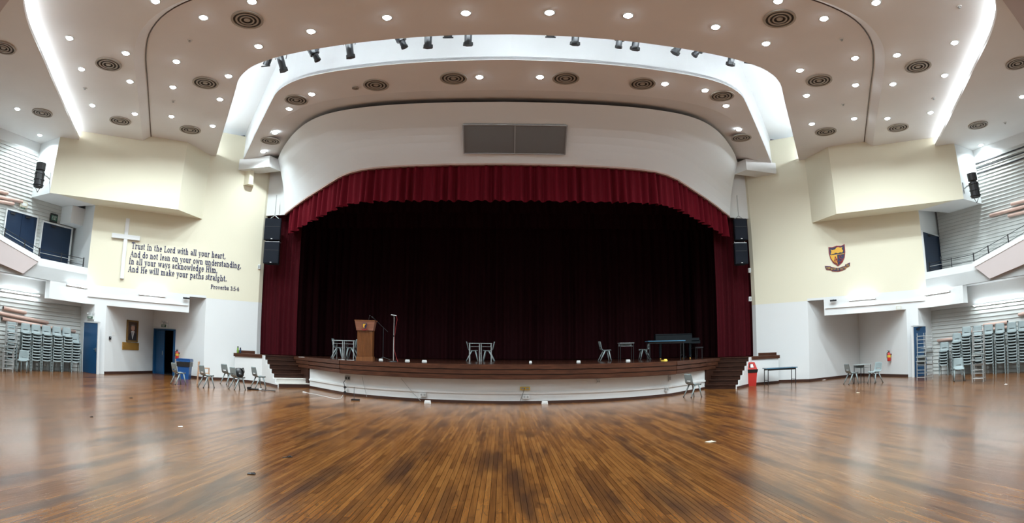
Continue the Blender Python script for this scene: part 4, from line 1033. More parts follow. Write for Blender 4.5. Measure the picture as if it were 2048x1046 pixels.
MB().prism_y([(cx-.03*w_, h_*.2), (cx+.05*w_, h_*.44), (cx-.03*w_, h_*.47)], -.063, -.047).build('painted_tie', 'suit', t)
MB().prism_y([(cx+.17*w_*cos(i*pi/8), h_*.64+.135*h_*sin(i*pi/8)) for i in range(16)], -.061, -.047).build('painted_face', 'skin', t)
MB().prism_y([(cx+.19*w_*cos(i*pi/8), h_*.74+.06*h_*sin(i*pi/8)) for i in range(9)], -.064, -.047).build('painted_hair', 'hair', t)
t, w_, h_ = wall_thing(-1, 'alcside', 'brass_plaque', 'plain brass plaque below the portrait', 'plaque', (244, 699), (277, 686))
MB().box((w_/2, -.015, h_/2), (w_, .03, h_)).build('plate', 'brass', t)
for fx in (.05, .95): MB().tube((w_*fx, -.03, h_/2), (w_*fx, -.04, h_/2), .015).build('screw', 'steel', t)
t, w_, h_ = wall_thing(-1, 'alcside', 'pinned_notice', 'small white paper notice beside the portrait', 'notice', (224, 671), (232, 664))
MB().box((w_*.26, -.006, h_/2), (w_*.48, .006, h_)).box((w_*.77, -.006, h_*.45), (w_*.44, .006, h_*.85)).build('sheet', 'paper', t)
t, w_, h_ = wall_thing(-1, 'alcside', 'intercom', 'small black wall device beside the pillar', 'wall device', (217.5, 679), (221, 673))
MB().box((w_/2, -.03, h_/2), (max(.09, w_), .05, h_)).build('body', 'black', t)
MB().box((w_/2, -.06, h_*.7), (.04, .01, .03)).build('display', 'outlet_grey', t)

# ---------------------------------------------------------------- signs, boxes and emergency lights
def exit_sign(s, which, p0, p1, label, dark=True, lamps=False):
    t, w_, h_ = wall_thing(s, which, 'exit_sign', label, 'exit sign', p0, p1)
    MB().box((w_/2, -.06, h_/2), (w_, .08, h_)).build('body', 'black' if dark else 'sign_white', t)
    MB().box((w_/2, -.105, h_/2), (w_*.86, .012, h_*.62)).build('face', 'green_sign', t)
    text_mesh('EXIT', h_*.42, w_*.62, .008, .05, (w_*.19, h_*.29)).build('lettering', 'sign_white', t).location.y = -.111
    for x_ in (.3, .7): MB().tube((w_*x_, -.05, h_), (w_*x_, -.02, h_+.12), .01).build('hanger', 'grey_metal', t)
    if lamps:
        for x_ in (-.05, 1.05): MB().lathe([(.0, -.03), (.05, -.02), (.06, .04)], 10, (w_*x_, -.08, h_+.09)).build('emergency_lamp', 'outlet_white', t)
exit_sign(-1, 'gal', (98, 443), (114, 430), 'black hanging sign reading EXIT above the single balcony door')
exit_sign(-1, 'gal', (38, 419), (49, 411), 'small green exit sign above the double balcony door', False)
t, w_, h_ = wall_thing(-1, 'gal', 'emergency_light', 'beige emergency light box above the small green exit sign', 'emergency light', (37, 413), (53, 406))
MB().box((w_/2, -.08, h_/2), (w_, .14, h_)).build('casing', 'beige_plastic', t)
MB().box((w_/2, -.155, h_/2), (w_*.7, .01, h_*.5)).build('diffuser', 'sign_white', t)
exit_sign(-1, 'doorw', (178, 638.5), (190, 632), 'small green exit sign with two lamps above the plain blue door', False, True)
exit_sign(-1, 'alc', (325, 656), (336, 648), 'small green exit sign with two lamps above the open double door', False, True)
t, w_, h_ = wall_thing(1, 'cream', 'junction_box', 'beige junction box on the right white beam above the pillar', 'junction box', (1793, 620.5), (1802, 612))
MB().box((w_/2, -.06, h_/2), (w_, .12, h_)).build('casing', 'beige_plastic', t); MB().box((w_/2, -.125, h_/2), (w_*.8, .01, h_*.8)).build('lid', 'sign_white', t)
t, w_, h_ = wall_thing(-1, 'recess', 'switch_panel', 'small grey switch panel on the white wall by the balcony door', 'switch', (137, 487), (144, 476))
MB().box((w_/2, -.03, h_/2), (max(.2, w_), .05, h_)).build('plate', 'outlet_grey', t); MB().box((w_/2, -.06, h_/2), (.06, .02, .1)).build('rocker', 'outlet_white', t)
for s, p, lab in ((-1, (372, 595.5), 'small dark camera under the left cream wall edge'), (1, (1667, 600), 'small dark camera under the right cream wall edge')):
    q = wall_px(s, 'cream', *p); t = thing('security_camera', lab, 'camera', tuple(q), frame(s, 'cream')[2])
    MB().box((0, -.14, -.03), (.30, .08, .07)).build('body', 'black', t); MB().tube((0, 0, .02), (0, -.12, 0), .02).build('arm', 'grey_metal', t)
for s, ps in ((1, [(1498.5, 541), (1499.5, 598)]), (-1, [(519, 534)])):
    for i, p in enumerate(ps):
        q = ony(*p, 24.72); t = thing('wall_junction_box', f'small white box on the edge of the {SIDE[s]} stage wall' + (', lower one' if i else ''), 'junction box', tuple(q))
        MB().box((0, -.02, 0), (.12, .10, .2)).build('casing', 'outlet_white', t); MB().box((0, -.075, 0), (.08, .012, .14)).build('lid', 'outlet_grey', t)
a, b, rz, d = frame(-1, 'cream'); q = onpl(496, 371, a, b)
t = thing('wall_pilaster', 'short cream bracket block high on the left cream wall by the header', 'bracket', tuple(q), rz)
MB().prism([(-.22, .0), (.24, .0), (.16, -.32), (-.05, -.32)], 0, ZB-q.z).build('block', 'cream', t)
MB().prism([(-.24, .0), (.26, .0), (.18, -.34), (-.07, -.34)], -.02, .0).build('foot', 'cream', t)

# ---------------------------------------------------------------- fire extinguishers
def extinguisher(s, which, p0, p1, label):
    t, w_, h_ = wall_thing(s, which, 'fire_extinguisher', label, 'fire extinguisher', p0, p1)
    r = .085; hb = h_*.74
    MB().lathe([(0, 0), (r*.9, 0), (r, .03), (r, hb-.08), (r*.6, hb-.01), (.03, hb+.02), (.0, hb+.02)], 18, (w_/2, -.12, 0)).build('cylinder', 'red', t, True)
    MB().lathe([(r*1.01, hb*.45), (r*1.01, hb*.72)], 18, (w_/2, -.12, 0), False).build('label_band', 'yellow', t)
    MB().box((w_/2, -.12, hb+.04), (.05, .05, .05)).box((w_/2-.03, -.12, hb+.09), (.16, .03, .02)).build('valve', 'black', t)
    MB().path([(w_/2-.02, -.14, hb+.04), (w_/2-.13, -.14, hb-.02), (w_/2-.13, -.14, hb*.35)], .014, 6).build('hose', 'black', t)
    MB().box((w_/2, -.02, hb*.8), (.12, .05, .05)).build('bracket', 'black', t)
extinguisher(-1, 'alc', (354.5, 718), (361.5, 698), 'red fire extinguisher on the wall above the blue bin')
extinguisher(1, 'alcside', (1778, 722), (1786, 699), 'red fire extinguisher on the right alcove wall')

# ---------------------------------------------------------------- chairs
PROF = [(.215, .415, .185, 0), (.205, .447, .20, 0), (.06, .438, .21, 0), (-.11, .440, .21, 0), (-.165, .470, .208, .4), (-.19, .535, .205, 1), (-.198, .575, .205, 1), (-.215, .66, .205, 1), (-.24, .765, .195, 1), (-.248, .80, .175, 1)]
def shell_mb():
    mb = MB(); NC = 8
    def grid(th):
        vs = []
        for y, z, hw, bk_ in PROF:
            for i in range(NC+1):
                u = i/(NC/2.0)-1
                dip = .018*u*u
                vs.append((u*hw, y+(dip*bk_)-th*bk_, z+dip*(1-bk_)*.8-th*(1-bk_)))
        return vs
    R = len(PROF); C = NC+1; top_, bot = grid(0), grid(.014); n = len(top_)
    hole = {(5, c_) for c_ in (2, 3, 4, 5)}
    fs = []
    for r in range(R-1):
        for c_ in range(NC):
            if (r, c_) in hole: continue
            q = (r*C+c_, r*C+c_+1, (r+1)*C+c_+1, (r+1)*C+c_)
            fs += [q, tuple(n+i for i in reversed(q))]
    for r in range(R-1):
        for c_ in (0, NC): fs.append((r*C+c_, (r+1)*C+c_, n+(r+1)*C+c_, n+r*C+c_))
    for c_ in range(NC):
        for r in (0, R-1): fs.append((r*C+c_, r*C+c_+1, n+r*C+c_+1, n+r*C+c_))
    return mb.add(top_+bot, fs)
LEGP = {}
for sx in (-1, 1):
    LEGP[(sx, 1)] = ((sx*.165, .12, .425), (sx*.205, .215, 0)); LEGP[(sx, -1)] = ((sx*.165, -.03, .425), (sx*.205, -.25, 0))
shell_me = shell_mb().mesh('seat_shell', 'chair_grey', True)
leg_me = {k: MB().tube(a_, b_, .029, .019, 7).mesh('leg', 'chair_grey', True) for k, (a_, b_) in LEGP.items()}
foot_me = {k: MB().tube((b_[0], b_[1], .03), (b_[0], b_[1], 0), .019, .019, 7).mesh('foot', 'black') for k, (a_, b_) in LEGP.items()}
bar_me = MB().tube((-.165, .12, .418), (.165, .12, .418), .013, None, 6).tube((-.165, -.04, .418), (.165, -.04, .418), .013, None, 6).tube((-.165, -.04, .418), (-.165, .13, .418), .014, None, 6).tube((.165, -.04, .418), (.165, .13, .418), .014, None, 6).mesh('under_frame', 'chair_grey')
one = shell_mb()
for a_, b_ in LEGP.values(): one.tube(a_, b_, .024, .018, 6)
one.tube((-.19, .2, .42), (.19, .2, .42), .012, None, 5)
one_me = one.mesh('plastic_chair', 'chair_grey', False)
def chair(p, heading, label, group=None, z=0.0, feet=True):
    rz = math.atan2(-heading[0], heading[1])
    t = thing('plastic_chair', label, 'chair', (p[0], p[1], z), rz, group)
    link('seat_shell', shell_me, t); link('under_frame', bar_me, t)
    for k in LEGP:
        l = link('leg', leg_me[k], t)
        if feet: link('foot', foot_me[k], l)
    return t
def stack_chair(p, rz, z, label, group):
    o = link('plastic_chair', one_me, None, (p[0], p[1], z), rz); return tag(o, label, 'chair', group)
PITCH_ST = .112
def stacks(s, specs, facing, names):
    for i, (px, n) in enumerate(specs):
        a_, b_ = Vector(mir(s, tuple(LSID))), Vector(mir(s, along(LSID, SD, 8)))
        inn = Vector((-s*.978, -.21))*.62
        q = onpl(px, 700, tuple(a_+inn), tuple(b_+inn)); rz = math.atan2(-facing[0], facing[1])+random.uniform(-.04, .04)
        for k in range(n):
            pos = (q.x+facing[0]*.012*k, q.y+facing[1]*.012*k)
            if k == n-1: chair(pos, facing, f'topmost grey chair of the {names % ORD[i]}', f'stacked chairs at the {SIDE[s]} wall', k*PITCH_ST, False)
            else: stack_chair(pos, rz, k*PITCH_ST, f'grey chair {ORD[k]} from the floor in the {names % ORD[i]}', f'stacked chairs at the {SIDE[s]} wall')
stacks(-1, [(150, 8), (133, 10), (113, 10), (92, 10), (71, 10), (50, 10), (22, 10)], (.84, -.54), '%s stack from the left blue door')
stacks(1, [(1888, 6), (1914, 9), (1934, 11), (1956, 11), (1978, 11), (2001, 11), (2025, 11), (2047, 11)], (-.80, -.60), '%s stack from the right blue door')
for p, hd_, lab in [((357, 769), (.50, .87), 'grey chair in front of the blue bin'), ((413, 775), (.52, .85), 'grey chair in front of the wooden chair'), ((456, 768), (.42, .91), 'grey chair just behind the one with the black bag'), ((475, 779), (.55, .83), 'grey chair with a black bag on its seat'), ((517, 776), (.62, .78), 'grey chair beside the left stage steps'),
                     ((1386, 794), (.93, .36), 'single grey chair in front of the right side of the stage'), ((1703, 768), (.99, -.05), 'dark-looking grey chair left of the small table in the right alcove'), ((1750, 766), (-.97, -.15), 'grey chair right of the small table in the right alcove'), ((46, 733), (.60, -.80), 'single grey chair standing before the left stacks'), ((1918, 762), (-.62, -.78), 'single grey chair standing before the right stacks')]:
    q = onz(*p) if p[0] > 100 else None
    if q is None:
        a_, b_ = Vector(mir(-1, tuple(LSID))), Vector(mir(-1, along(LSID, SD, 8))); inn = Vector((.978, -.21))*1.45; q = onpl(p[0], 720, tuple(a_+inn), tuple(b_+inn))
    chair((q.x, q.y), hd_, lab)
# wooden chair behind
q = onz(408, 769); t = thing('wooden_chair', 'pale wooden armchair frame behind a grey chair at left', 'chair', (q.x, q.y, 0), math.atan2(-.9, .44))
MB().box((0, 0, .44), (.44, .42, .03)).build('seat', 'wood_chair', t)
MB().box((0, -.23, .80), (.46, .03, .14)).build('backrest', 'wood_chair', t)
for sx in (-1, 1):
    MB().tube((sx*.21, .19, 0), (sx*.21, .19, .62), .02).build('leg', 'wood_chair', t); MB().tube((sx*.21, -.27, 0), (sx*.21, -.21, .87), .02).build('leg', 'wood_chair', t)
    MB().box((sx*.21, -.02, .63), (.045, .46, .03)).build('armrest', 'wood_chair', t)
# bag on a chair
q = onz(475, 779); t = thing('black_bag', 'black soft bag sitting on a grey chair seat', 'bag', (q.x+.04, q.y+.02, .452), -.4)
mb = MB(); 
for k in range(5):
    f = k/4.0
mb.lathe([(0, 0), (.15, 0), (.19, .06), (.18, .2), (.13, .31), (.0, .33)], 12); mb.build('body', 'bag_black', t, True)
MB().lathe([(.0, 0), (.09, .0), (.11, .06), (.08, .14), (0, .15)], 10, (.14, -.06, .02)).build('pocket', 'bag_black', t, True)
MB().path([(.12, 0, .28), (.22, .02, .33), (.26, .03, .2), (.2, .03, .1)], .018, 6).build('strap', 'bag_black', t)

# ---------------------------------------------------------------- school desks
DW, DD, DH = .62, .46, .74
def desk_parts(mt='grey_metal', rails=False):
    P_ = [('desk_top', MB().box((0, 0, DH-.012), (DW, DD, .024)).mesh('desk_top', 'desk_top')),
          ('book_shelf', MB().box((0, .0, DH-.14), (DW-.06, DD-.08, .01)).box((0, DD/2-.05, DH-.09), (DW-.06, .01, .1)).mesh('book_shelf', 'outlet_grey'))]
    for sx in (-1, 1):
        for sy in (-1, 1): P_.append(('leg', MB().tube((sx*(DW/2-.03), sy*(DD/2-.03), 0), (sx*(DW/2-.03), sy*(DD/2-.03), DH-.02), .016, None, 6).mesh('leg', mt)))
    if rails:
        for sx in (-1, 1):
            for z_ in (.12, .40): P_.append(('side_rail', MB().tube((sx*(DW/2-.03), -DD/2+.03, z_), (sx*(DW/2-.03), DD/2-.03, z_), .014, None, 6).mesh('side_rail', mt)))
        P_.append(('foot_rail', MB().tube((-DW/2+.03, -DD/2+.03, .12), (DW/2-.03, -DD/2+.03, .12), .014, None, 6).mesh('foot_rail', mt)))
    P_.append(('rear_rail', MB().tube((-DW/2+.03, DD/2-.03, DH-.06), (DW/2-.03, DD/2-.03, DH-.06), .012, None, 6).mesh('rear_rail', mt)))
    return P_
DESK, DESK_DARK, DESK_RAIL = desk_parts(), desk_parts('black'), desk_parts('grey_metal', True)
def desk(p, rz, label, z=0.0, flip=False, parts=None, group=None):
    t = thing('school_desk', label, 'desk', (p[0], p[1], z+(DH if flip else 0)), rz, group)
    if flip: t.rotation_euler = (pi, 0, rz)
    for nm, me in (parts or DESK): link(nm, me, t)
    return t
q = onz(1725, 766); desk((q.x, q.y), .15, 'small dark-legged school desk between two chairs in the right alcove', parts=DESK_DARK)
# piles of desks: two nested upright, two upturned on top
def before_siding(s, px, off):
    a_, b_ = Vector(mir(s, tuple(LSID))), Vector(mir(s, along(LSID, SD, 8))); inn = Vector((-s*.978, -.21))*off
    return onpl(px, 720, tuple(a_+inn), tuple(b_+inn))
def pile(px, py, rz, where, grp):
    q = onz(px, py) if px > 100 else before_siding(-1, px, 1.45)
    for k in range(4):
        up = k > 1
        desk((q.x+.03*k, q.y+.02*k), rz+.03*k, ('upturned' if up else 'upright') + f' grey metal desk, {ORD[k]} from the floor in the pile {where}', (.0, .16, .92, 1.06)[k], up, DESK_RAIL, grp)
pile(16, 733, -.75, 'at the left edge', 'piled desks at the left edge')
pile(1850, 760, .25, 'before the right blue door', 'piled desks before the right blue door')
pile(1958, 763, .62, 'before the right stacks', 'piled desks before the right stacks')

# ---------------------------------------------------------------- things on the stage
SZ = STAGE_Z
def on_stage(px, y): 
    q = ony(px, 715, y); return (q.x, y)
for nm, px0, px1, y, dpx in (('by the lectern', 676, 704, 23.3, 690), ('in the middle of the stage', 945, 977, 23.6, 961)):
    pa, pb = on_stage(px0, y), on_stage(px1, y)
    chair(pa, (1, .05), f'left chair of the desk pair {nm}', 'chairs on the stage', SZ); chair(pb, (-1, .05), f'right chair of the desk pair {nm}', 'chairs on the stage', SZ)
    pc = on_stage(dpx, y)
    desk((pc[0]-DD/2-.005, pc[1]), pi/2, f'left of two school desks set face to face {nm}', SZ, group='face-to-face desks on the stage')
    desk((pc[0]+DD/2+.005, pc[1]), -pi/2, f'right of two school desks set face to face {nm}', SZ, group='face-to-face desks on the stage')
pa = on_stage(1210, 23.4); chair(pa, (1, .05), 'pale grey chair left of the dark desk near the piano', 'chairs on the stage', SZ)
pb = on_stage(1289, 24.6); chair(pb, (-1, .05), 'grey chair behind the end of the blue table near the piano', 'chairs on the stage', SZ)
pc = on_stage(1252, 24.0); desk(pc, 0, 'dark-legged school desk near the piano', SZ, parts=DESK_DARK)
# lectern
LY = 19.5; lx = on_stage(731, LY)[0]
lec = thing('lectern', 'reeded wooden lectern with flared top and a school crest', 'lectern', (lx, LY, SZ), .06)
bw, bd = .55, .42
MB().box((0, 0, .075), (bw+.02, bd+.02, .15)).build('plinth', 'lectern_wood', lec)
MB().box((0, 0, .60), (bw-.03, bd-.03, .9)).build('body', 'lectern_wood', lec)
nr = 17
for k in range(nr):
    x = -bw/2+.03+(bw-.06)*k/(nr-1); MB().tube((x, -bd/2+.01, .16), (x, -bd/2+.01, 1.03), .0125, None, 6).build('reed', 'lectern_wood', lec)
lo_ = [(-.29, -.24, 1.03), (.29, -.24, 1.03), (.27, .22, 1.03), (-.27, .22, 1.03)]; hi_ = [(-.345, -.30, 1.36), (.345, -.30, 1.36), (.33, .24, 1.36), (-.33, .24, 1.36)]
MB().hexa(lo_, hi_).build('flared_top', 'lectern_top', lec)
MB().box((0, -.03, 1.37), (.71, .56, .025)).build('top_board', 'lectern_wood', lec)
cs = thing('crest_badge', None, None); cs.parent = lec; del_ = cs
bpy.data.objects.remove(cs)
cb2 = MB().prism_y([(-.075, .21), (0, .225), (.075, .22), (.07, .12), (.04, .06), (0, .03), (-.04, .06), (-.07, .12)], -.02, 0).build('crest_badge', 'crest_navy', lec)
cb2.location = (0, -.262, 1.06); cb2.rotation_euler = (rad(10), 0, 0)
MB().prism_y([(-.055, .20), (.05, .205), (-.005, .12), (-.003, .05), (-.04, .08), (-.055, .12)], -.026, 0).build('crest_gold_field', 'crest_gold', cb2)
MB().prism_y([(-.10, .05), (-.05, .01), (.05, .01), (.10, .05), (.095, .015), (.05, -.02), (-.05, -.02), (-.095, .015)], -.022, 0).build('crest_ribbon', 'crest_red', cb2)
MB().path([(.09, 0, 1.38), (.10, -.02, 1.47), (.13, -.08, 1.53)], .008, 6).tube((.13, -.08, 1.53), (.145, -.11, 1.55), .014).build('microphone', 'black', lec)
# microphone stands
mx, my = on_stage(787, 19.0)
ms = thing('microphone_stand', 'chrome straight microphone stand with red cable beside the lectern', 'microphone stand', (mx, my, SZ))
MB().lathe([(0, 0), (.15, 0), (.15, .02), (.03, .045), (0, .045)], 20).build('base', 'black', ms, True)
MB().tube((0, 0, .04), (0, 0, .85), .019).tube((0, 0, .85), (0, 0, 1.5), .013).build('pole', 'pole_chrome', ms)
MB().tube((0, 0, .83), (0, 0, .89), .024).build('clutch', 'black', ms)
MB().tube((-.03, 0, 1.52), (.0, 0, 1.50), .03).build('clip', 'black', ms)
MB().tube((-.11, 0, 1.56), (.08, 0, 1.53), .017, .014).build('microphone', 'grey_metal', ms)
MB().path([(.08, 0, 1.53), (.10, .01, 1.4), (.05, .02, 1.1), (.02, .02, .8), (.02, .02, .4), (.1, .02, .12), (.16, -.05, .01)], .006, 5).build('cable', 'cable_red', ms)
mx, my = on_stage(766, 22.2)
ms = thing('boom_microphone_stand', 'black boom microphone stand behind the lectern', 'microphone stand', (mx, my, SZ))
for k in range(3): MB().tube((0, 0, .12), (.3*cos(k*2.1+.4), .3*sin(k*2.1+.4), .01), .012).build('leg', 'black_satin', ms)
MB().tube((0, 0, .1), (0, 0, 1.25), .014).build('pole', 'black_satin', ms)
MB().tube((.18, 0, 1.10), (-.40, -.05, 1.62), .010).build('boom', 'black_satin', ms)
MB().tube((-.40, -.05, 1.62), (-.48, -.06, 1.68), .022).build('microphone', 'black', ms)
# blue folding table and piano
pL_, pR_ = on_stage(1293.5, 21.6), on_stage(1367.5, 21.6); cx_ = (pL_[0]+pR_[0])/2; tw = pR_[0]-pL_[0]
def long_table(name, label, loc, rz, w, d_, h, mt_top, mt_leg):
    t = thing(name, label, 'table', loc, rz)
    MB().box((0, 0, h-.018), (w, d_, .036)).build('table_top', mt_top, t)
    MB().box((0, -d_/2+.07, h-.07), (w-.12, .02, .07)).box((0, d_/2-.07, h-.07), (w-.12, .02, .07)).build('apron', mt_leg, t)
    for sx in (-1, 1):
        for sy in (-1, 1): MB().tube((sx*(w/2-.07), sy*(d_/2-.06), 0), (sx*(w/2-.07), sy*(d_/2-.06), h-.03), .018, None, 6).build('leg', mt_leg, t)
        MB().tube((sx*(w/2-.07), -d_/2+.06, .2), (sx*(w/2-.07), d_/2-.06, .2), .01, None, 6).build('stretcher', mt_leg, t)
    return t
long_table('blue_table', 'dark blue long table in front of the grand piano', (cx_, 21.6, SZ), 0, tw, .5, .76, 'table_blue', 'black')
pL_, pR_ = on_stage(1306, 23.4), on_stage(1392, 23.4); L_ = pR_[0]-pL_[0]
pia = thing('grand_piano', 'glossy black grand piano with closed lid behind the blue table', 'piano', (pL_[0], 23.4, SZ))
outl = [(0.0, -.45), (L_*.80, -.62), (L_*.80, .78), (L_*.55, .76), (L_*.35, .55), (L_*.2, .15), (.06, -.02), (0, -.2)]
MB().prism(outl, .66, 1.0).build('case', 'piano_black', pia)
MB().prism([(x-.01, y-.015) for x, y in outl], 1.01, 1.05).build('lid', 'piano_black', pia)
MB().box((L_*.89, .08, .70), (L_*.20, 1.40, .12)).build('key_bed', 'piano_black', pia)
MB().box((L_*.87, .08, .772), (L_*.12, 1.22, .025)).build('keyboard', 'ivory', pia)
for yy in (-.58, .74): MB().box((L_*.88, yy, .80), (L_*.18, .08, .14)).build('key_cheek', 'piano_black', pia)
for x_, y_ in ((.25, -.25), (L_*.78, -.45), (L_*.78, .6)):
    lg = MB().tube((x_, y_, .66), (x_, y_, .09), .07, .045, 8).build('leg', 'piano_black', pia); MB().tube((x_-.02, y_, .04), (x_+.02, y_, .04), .04, None, 10).build('caster', 'brass', lg)
MB().box((L_*.72, .08, .38), (.06, .22, .56)).box((L_*.72, .08, .1), (.14, .36, .07)).build('pedal_lyre', 'piano_black', pia)
bx_, by_ = on_stage(1387.5, 23.6)
bn = thing('piano_bench', 'low dark piano bench right of the grand piano', 'bench', (bx_+.12, by_, SZ))
MB().box((0, 0, .47), (.36, .75, .06)).build('seat', 'black_satin', bn)
for sx in (-1, 1):
    for sy in (-1, 1): MB().tube((sx*.14, sy*.32, 0), (sx*.14, sy*.32, .45), .02).build('leg', 'black', bn)
# small floor boxes on the stage and before it
for px, y, wdt, lab in ((762, 21.0, .14, 'small white box on the stage between lectern and microphone stand'), (815, 20.6, .16, 'small white box on the stage right of the microphone stand'), (849, 20.3, .17, 'small white box on the stage, second right of the microphone stand'), (1061, 20.6, .10, 'small white box on the stage right of the middle desk'), (1157, 21.0, .14, 'small white box on the stage left of the pale chair'), (1256, 21.6, .16, 'small white box on the stage under the dark desk')):
    q = on_stage(px, y); t = thing('floor_socket_box', lab, 'box', (q[0], q[1], SZ))
    MB().prism_y([(-wdt/2, 0), (wdt/2, 0), (wdt/2-.015, .07), (-wdt/2+.015, .07)], -.06, .06).build('casing', 'paper', t); MB().box((0, -.062, .038), (wdt*.7, .006, .035)).build('socket_plate', 'outlet_white', t)
q = on_stage(1331, 20.6); t = thing('yellow_cloth', 'crumpled yellow cloth on the stage edge near the piano', 'cloth', (q[0], q[1], SZ))
MB().lathe([(.0, .05), (.04, .07), (.07, .04), (.085, .0)], 9).build('heap', 'yellow', t); MB().box((-.09, -.02, .02), (.1, .12, .04), .5).build('fold', 'yellow', t)
for px, y in ((603, 22.0), (683, 19.9), (701, 19.6)):
    q = on_stage(px, y); t = thing('paper_sheet', {603: 'pale paper lying on the stage above the left steps', 683: 'pinkish sheet lying near the left corner of the stage', 701: 'pinkish sheet lying before the lectern'}[px], 'paper', (q[0], q[1], SZ+.002), .3)
    MB().box((0, 0, .003), (.24, .17, .006)).build('sheet', 'paper', t); MB().box((.05, .02, .008), (.1, .1, .004), .4).build('folded_corner', 'paper', t)

# ---------------------------------------------------------------- hall floor: table, bins, bottles, tripod
q = onz(1558, 768); long_table('folding_table', 'black-legged table with blue-grey top by the right stage wall', (q.x-.05, q.y-.2, 0), -.12, 1.42, .62, .72, 'table_blue', 'black')
q = onz(369, 758); bb_ = thing('blue_bin', 'tall blue bin with black liner under the left fire extinguisher', 'bin', (q.x, q.y, 0), .3)
lo_ = [(-.23, -.23, 0), (.23, -.23, 0), (.23, .23, 0), (-.23, .23, 0)]; hi_ = [(-.29, -.29, .72), (.29, -.29, .72), (.29, .29, .72), (-.29, .29, .72)]
MB().hexa(lo_, hi_).build('body', 'blue_bin', bb_)
MB().hexa([(x*1.02, y*1.02, z-.18) for x, y, z in hi_], [(x*1.06, y*1.06, z+.01) for x, y, z in hi_]).build('liner', 'bag_black', bb_)
MB().box((0, .0, .80), (.64, .62, .10)).box((0, -.02, .86), (.60, .60, .03)).build('lid', 'blue_bin', bb_)
q = onz(1500, 771.5); rb = thing('red_bin', 'tall red bin with swing-top hood and black liner beside the right steps', 'bin', (q.x, q.y, 0), -.1)
lo_ = [(-.21, -.21, 0), (.21, -.21, 0), (.21, .21, 0), (-.21, .21, 0)]; hi_ = [(-.25, -.25, .66), (.25, -.25, .66), (.25, .25, .66), (-.25, .25, .66)]
MB().hexa(lo_, hi_).build('body', 'red_bin', rb)
MB().hexa([(x*1.02, y*1.02, .56) for x, y, z in hi_], [(x*1.12, y*1.12, .70) for x, y, z in hi_]).build('liner', 'bag_black', rb)
MB().hexa([(x*1.0, y*1.0, .70) for x, y, z in hi_], [(x*.62, y*.7, 1.0) for x, y, z in hi_]).build('hood', 'red_bin', rb)
MB().hexa([(-.13, -.235, .76), (.11, -.235, .76), (.11, -.1, .76), (-.13, -.1, .76)], [(-.10, -.19, .94), (.08, -.19, .94), (.08, -.1, .94), (-.10, -.1, .94)]).build('opening', 'black', rb)
MB().hexa([(-.05, -.242, .78), (.09, -.242, .78), (.09, -.15, .78), (-.05, -.15, .78)], [(-.04, -.198, .92), (.065, -.198, .92), (.065, -.15, .92), (-.04, -.15, .92)]).build('flap', 'paper', rb)
for px, mt, lab, h in ((475.6, 'green_bottle', 'green water bottle on the left stage ledge', .30), (480.6, 'blue_bottle', 'dark blue water bottle on the left stage ledge', .25)):
    q = ony(px, 705, 23.85); t = thing('water_bottle', lab, 'bottle', (q.x, q.y, SZ+.003))
    MB().lathe([(0, 0), (.04, 0), (.042, .02), (.042, h*.7), (.03, h*.8)], 14).build('body', mt, t, True); MB().lathe([(.031, h*.8), (.031, h), (0, h)], 12).build('cap', 'black', t)
q0, q1 = onz(497, 779), onz(551, 783); t = thing('folded_stand', 'black folded stand lying on the floor by the left steps', 'stand', (q0.x, q0.y, 0))
v = q1-q0
MB().tube((0, 0, .03), v*.45+Vector((0, 0, .03)), .03).build('leg_bundle', 'black', t); MB().tube(v*.42+Vector((0, 0, .03)), v+Vector((0, 0, .02)), .016).build('pole', 'black_satin', t)
MB().tube(v*.4+Vector((0, 0, .03)), v*.5+Vector((0, 0, .03)), .04).build('collar', 'grey_metal', t); MB().box((.03, .0, .05), (.1, .18, .09)).build('foot', 'black', t)
for p, lab in (((856, 806.5), 'small white socket box on the floor before the stage, left of the middle'), ((1089, 807.5), 'small white socket box on the floor before the stage, right of the middle')):
    q = onz(*p); t = thing('floor_box', lab, 'box', (q.x, q.y-.1, 0))
    MB().prism_y([(-.10, 0), (.10, 0), (.085, .09), (-.085, .09)], -.07, .07).build('casing', 'paper', t); MB().box((0, -.073, .045), (.12, .006, .05)).build('socket_plate', 'outlet_white', t)
# sockets and switch boxes on the stage front
def stage_front(px, z):
    best = None
    for a_, b_ in zip(full[:-1], full[1:]):
        qq = onpl(px, 775, a_, b_)
        if min(a_[0], b_[0])-.01 <= qq.x <= max(a_[0], b_[0])+.01 and qq.y > 0: return Vector((qq.x, qq.y-.04, z))
    return ony(px, 775, 18)
for px, z, w_, h_, mt, lab in ((846.5, .22, .20, .13, 'outlet_white', 'white double socket low on the stage front, left of the middle'), (1050, .48, .30, .10, 'yellow', 'yellow-marked socket block on the stage front near the middle'), (1052, .22, .20, .12, 'outlet_white', 'white double socket below the yellow-marked one'), (1332, .26, .16, .16, 'outlet_white', 'white socket at the right corner of the stage front'), (1338.5, .62, .08, .2, 'outlet_white', 'white switch box under the stage edge at the right corner'), (1196, .66, .1, .12, 'outlet_white', 'small white box under the stage edge, right of the middle'), (696, .60, .20, .15, 'outlet_grey', 'grey socket box with black plugs at the left corner of the stage')):
    q = stage_front(px, z); t = thing('stage_socket', lab, 'socket', tuple(q))
    MB().box((0, 0, 0), (w_, .08, h_)).build('casing', mt, t)
    for k in (-1, 1): MB().box((k*w_*.24, -.045, 0), (w_*.3, .012, h_*.5)).build('outlet', 'outlet_grey' if mt != 'outlet_grey' else 'black', t)
q = stage_front(692, .55); t = thing('power_cable', 'black cable with two plugs hanging at the left corner of the stage', 'cable', tuple(q))
MB().path([(.02, -.06, .0), (-.05, -.1, -.1), (-.02, -.1, -.22), (0, -.1, -.4)], .012, 5).build('cord', 'cable_black', t)
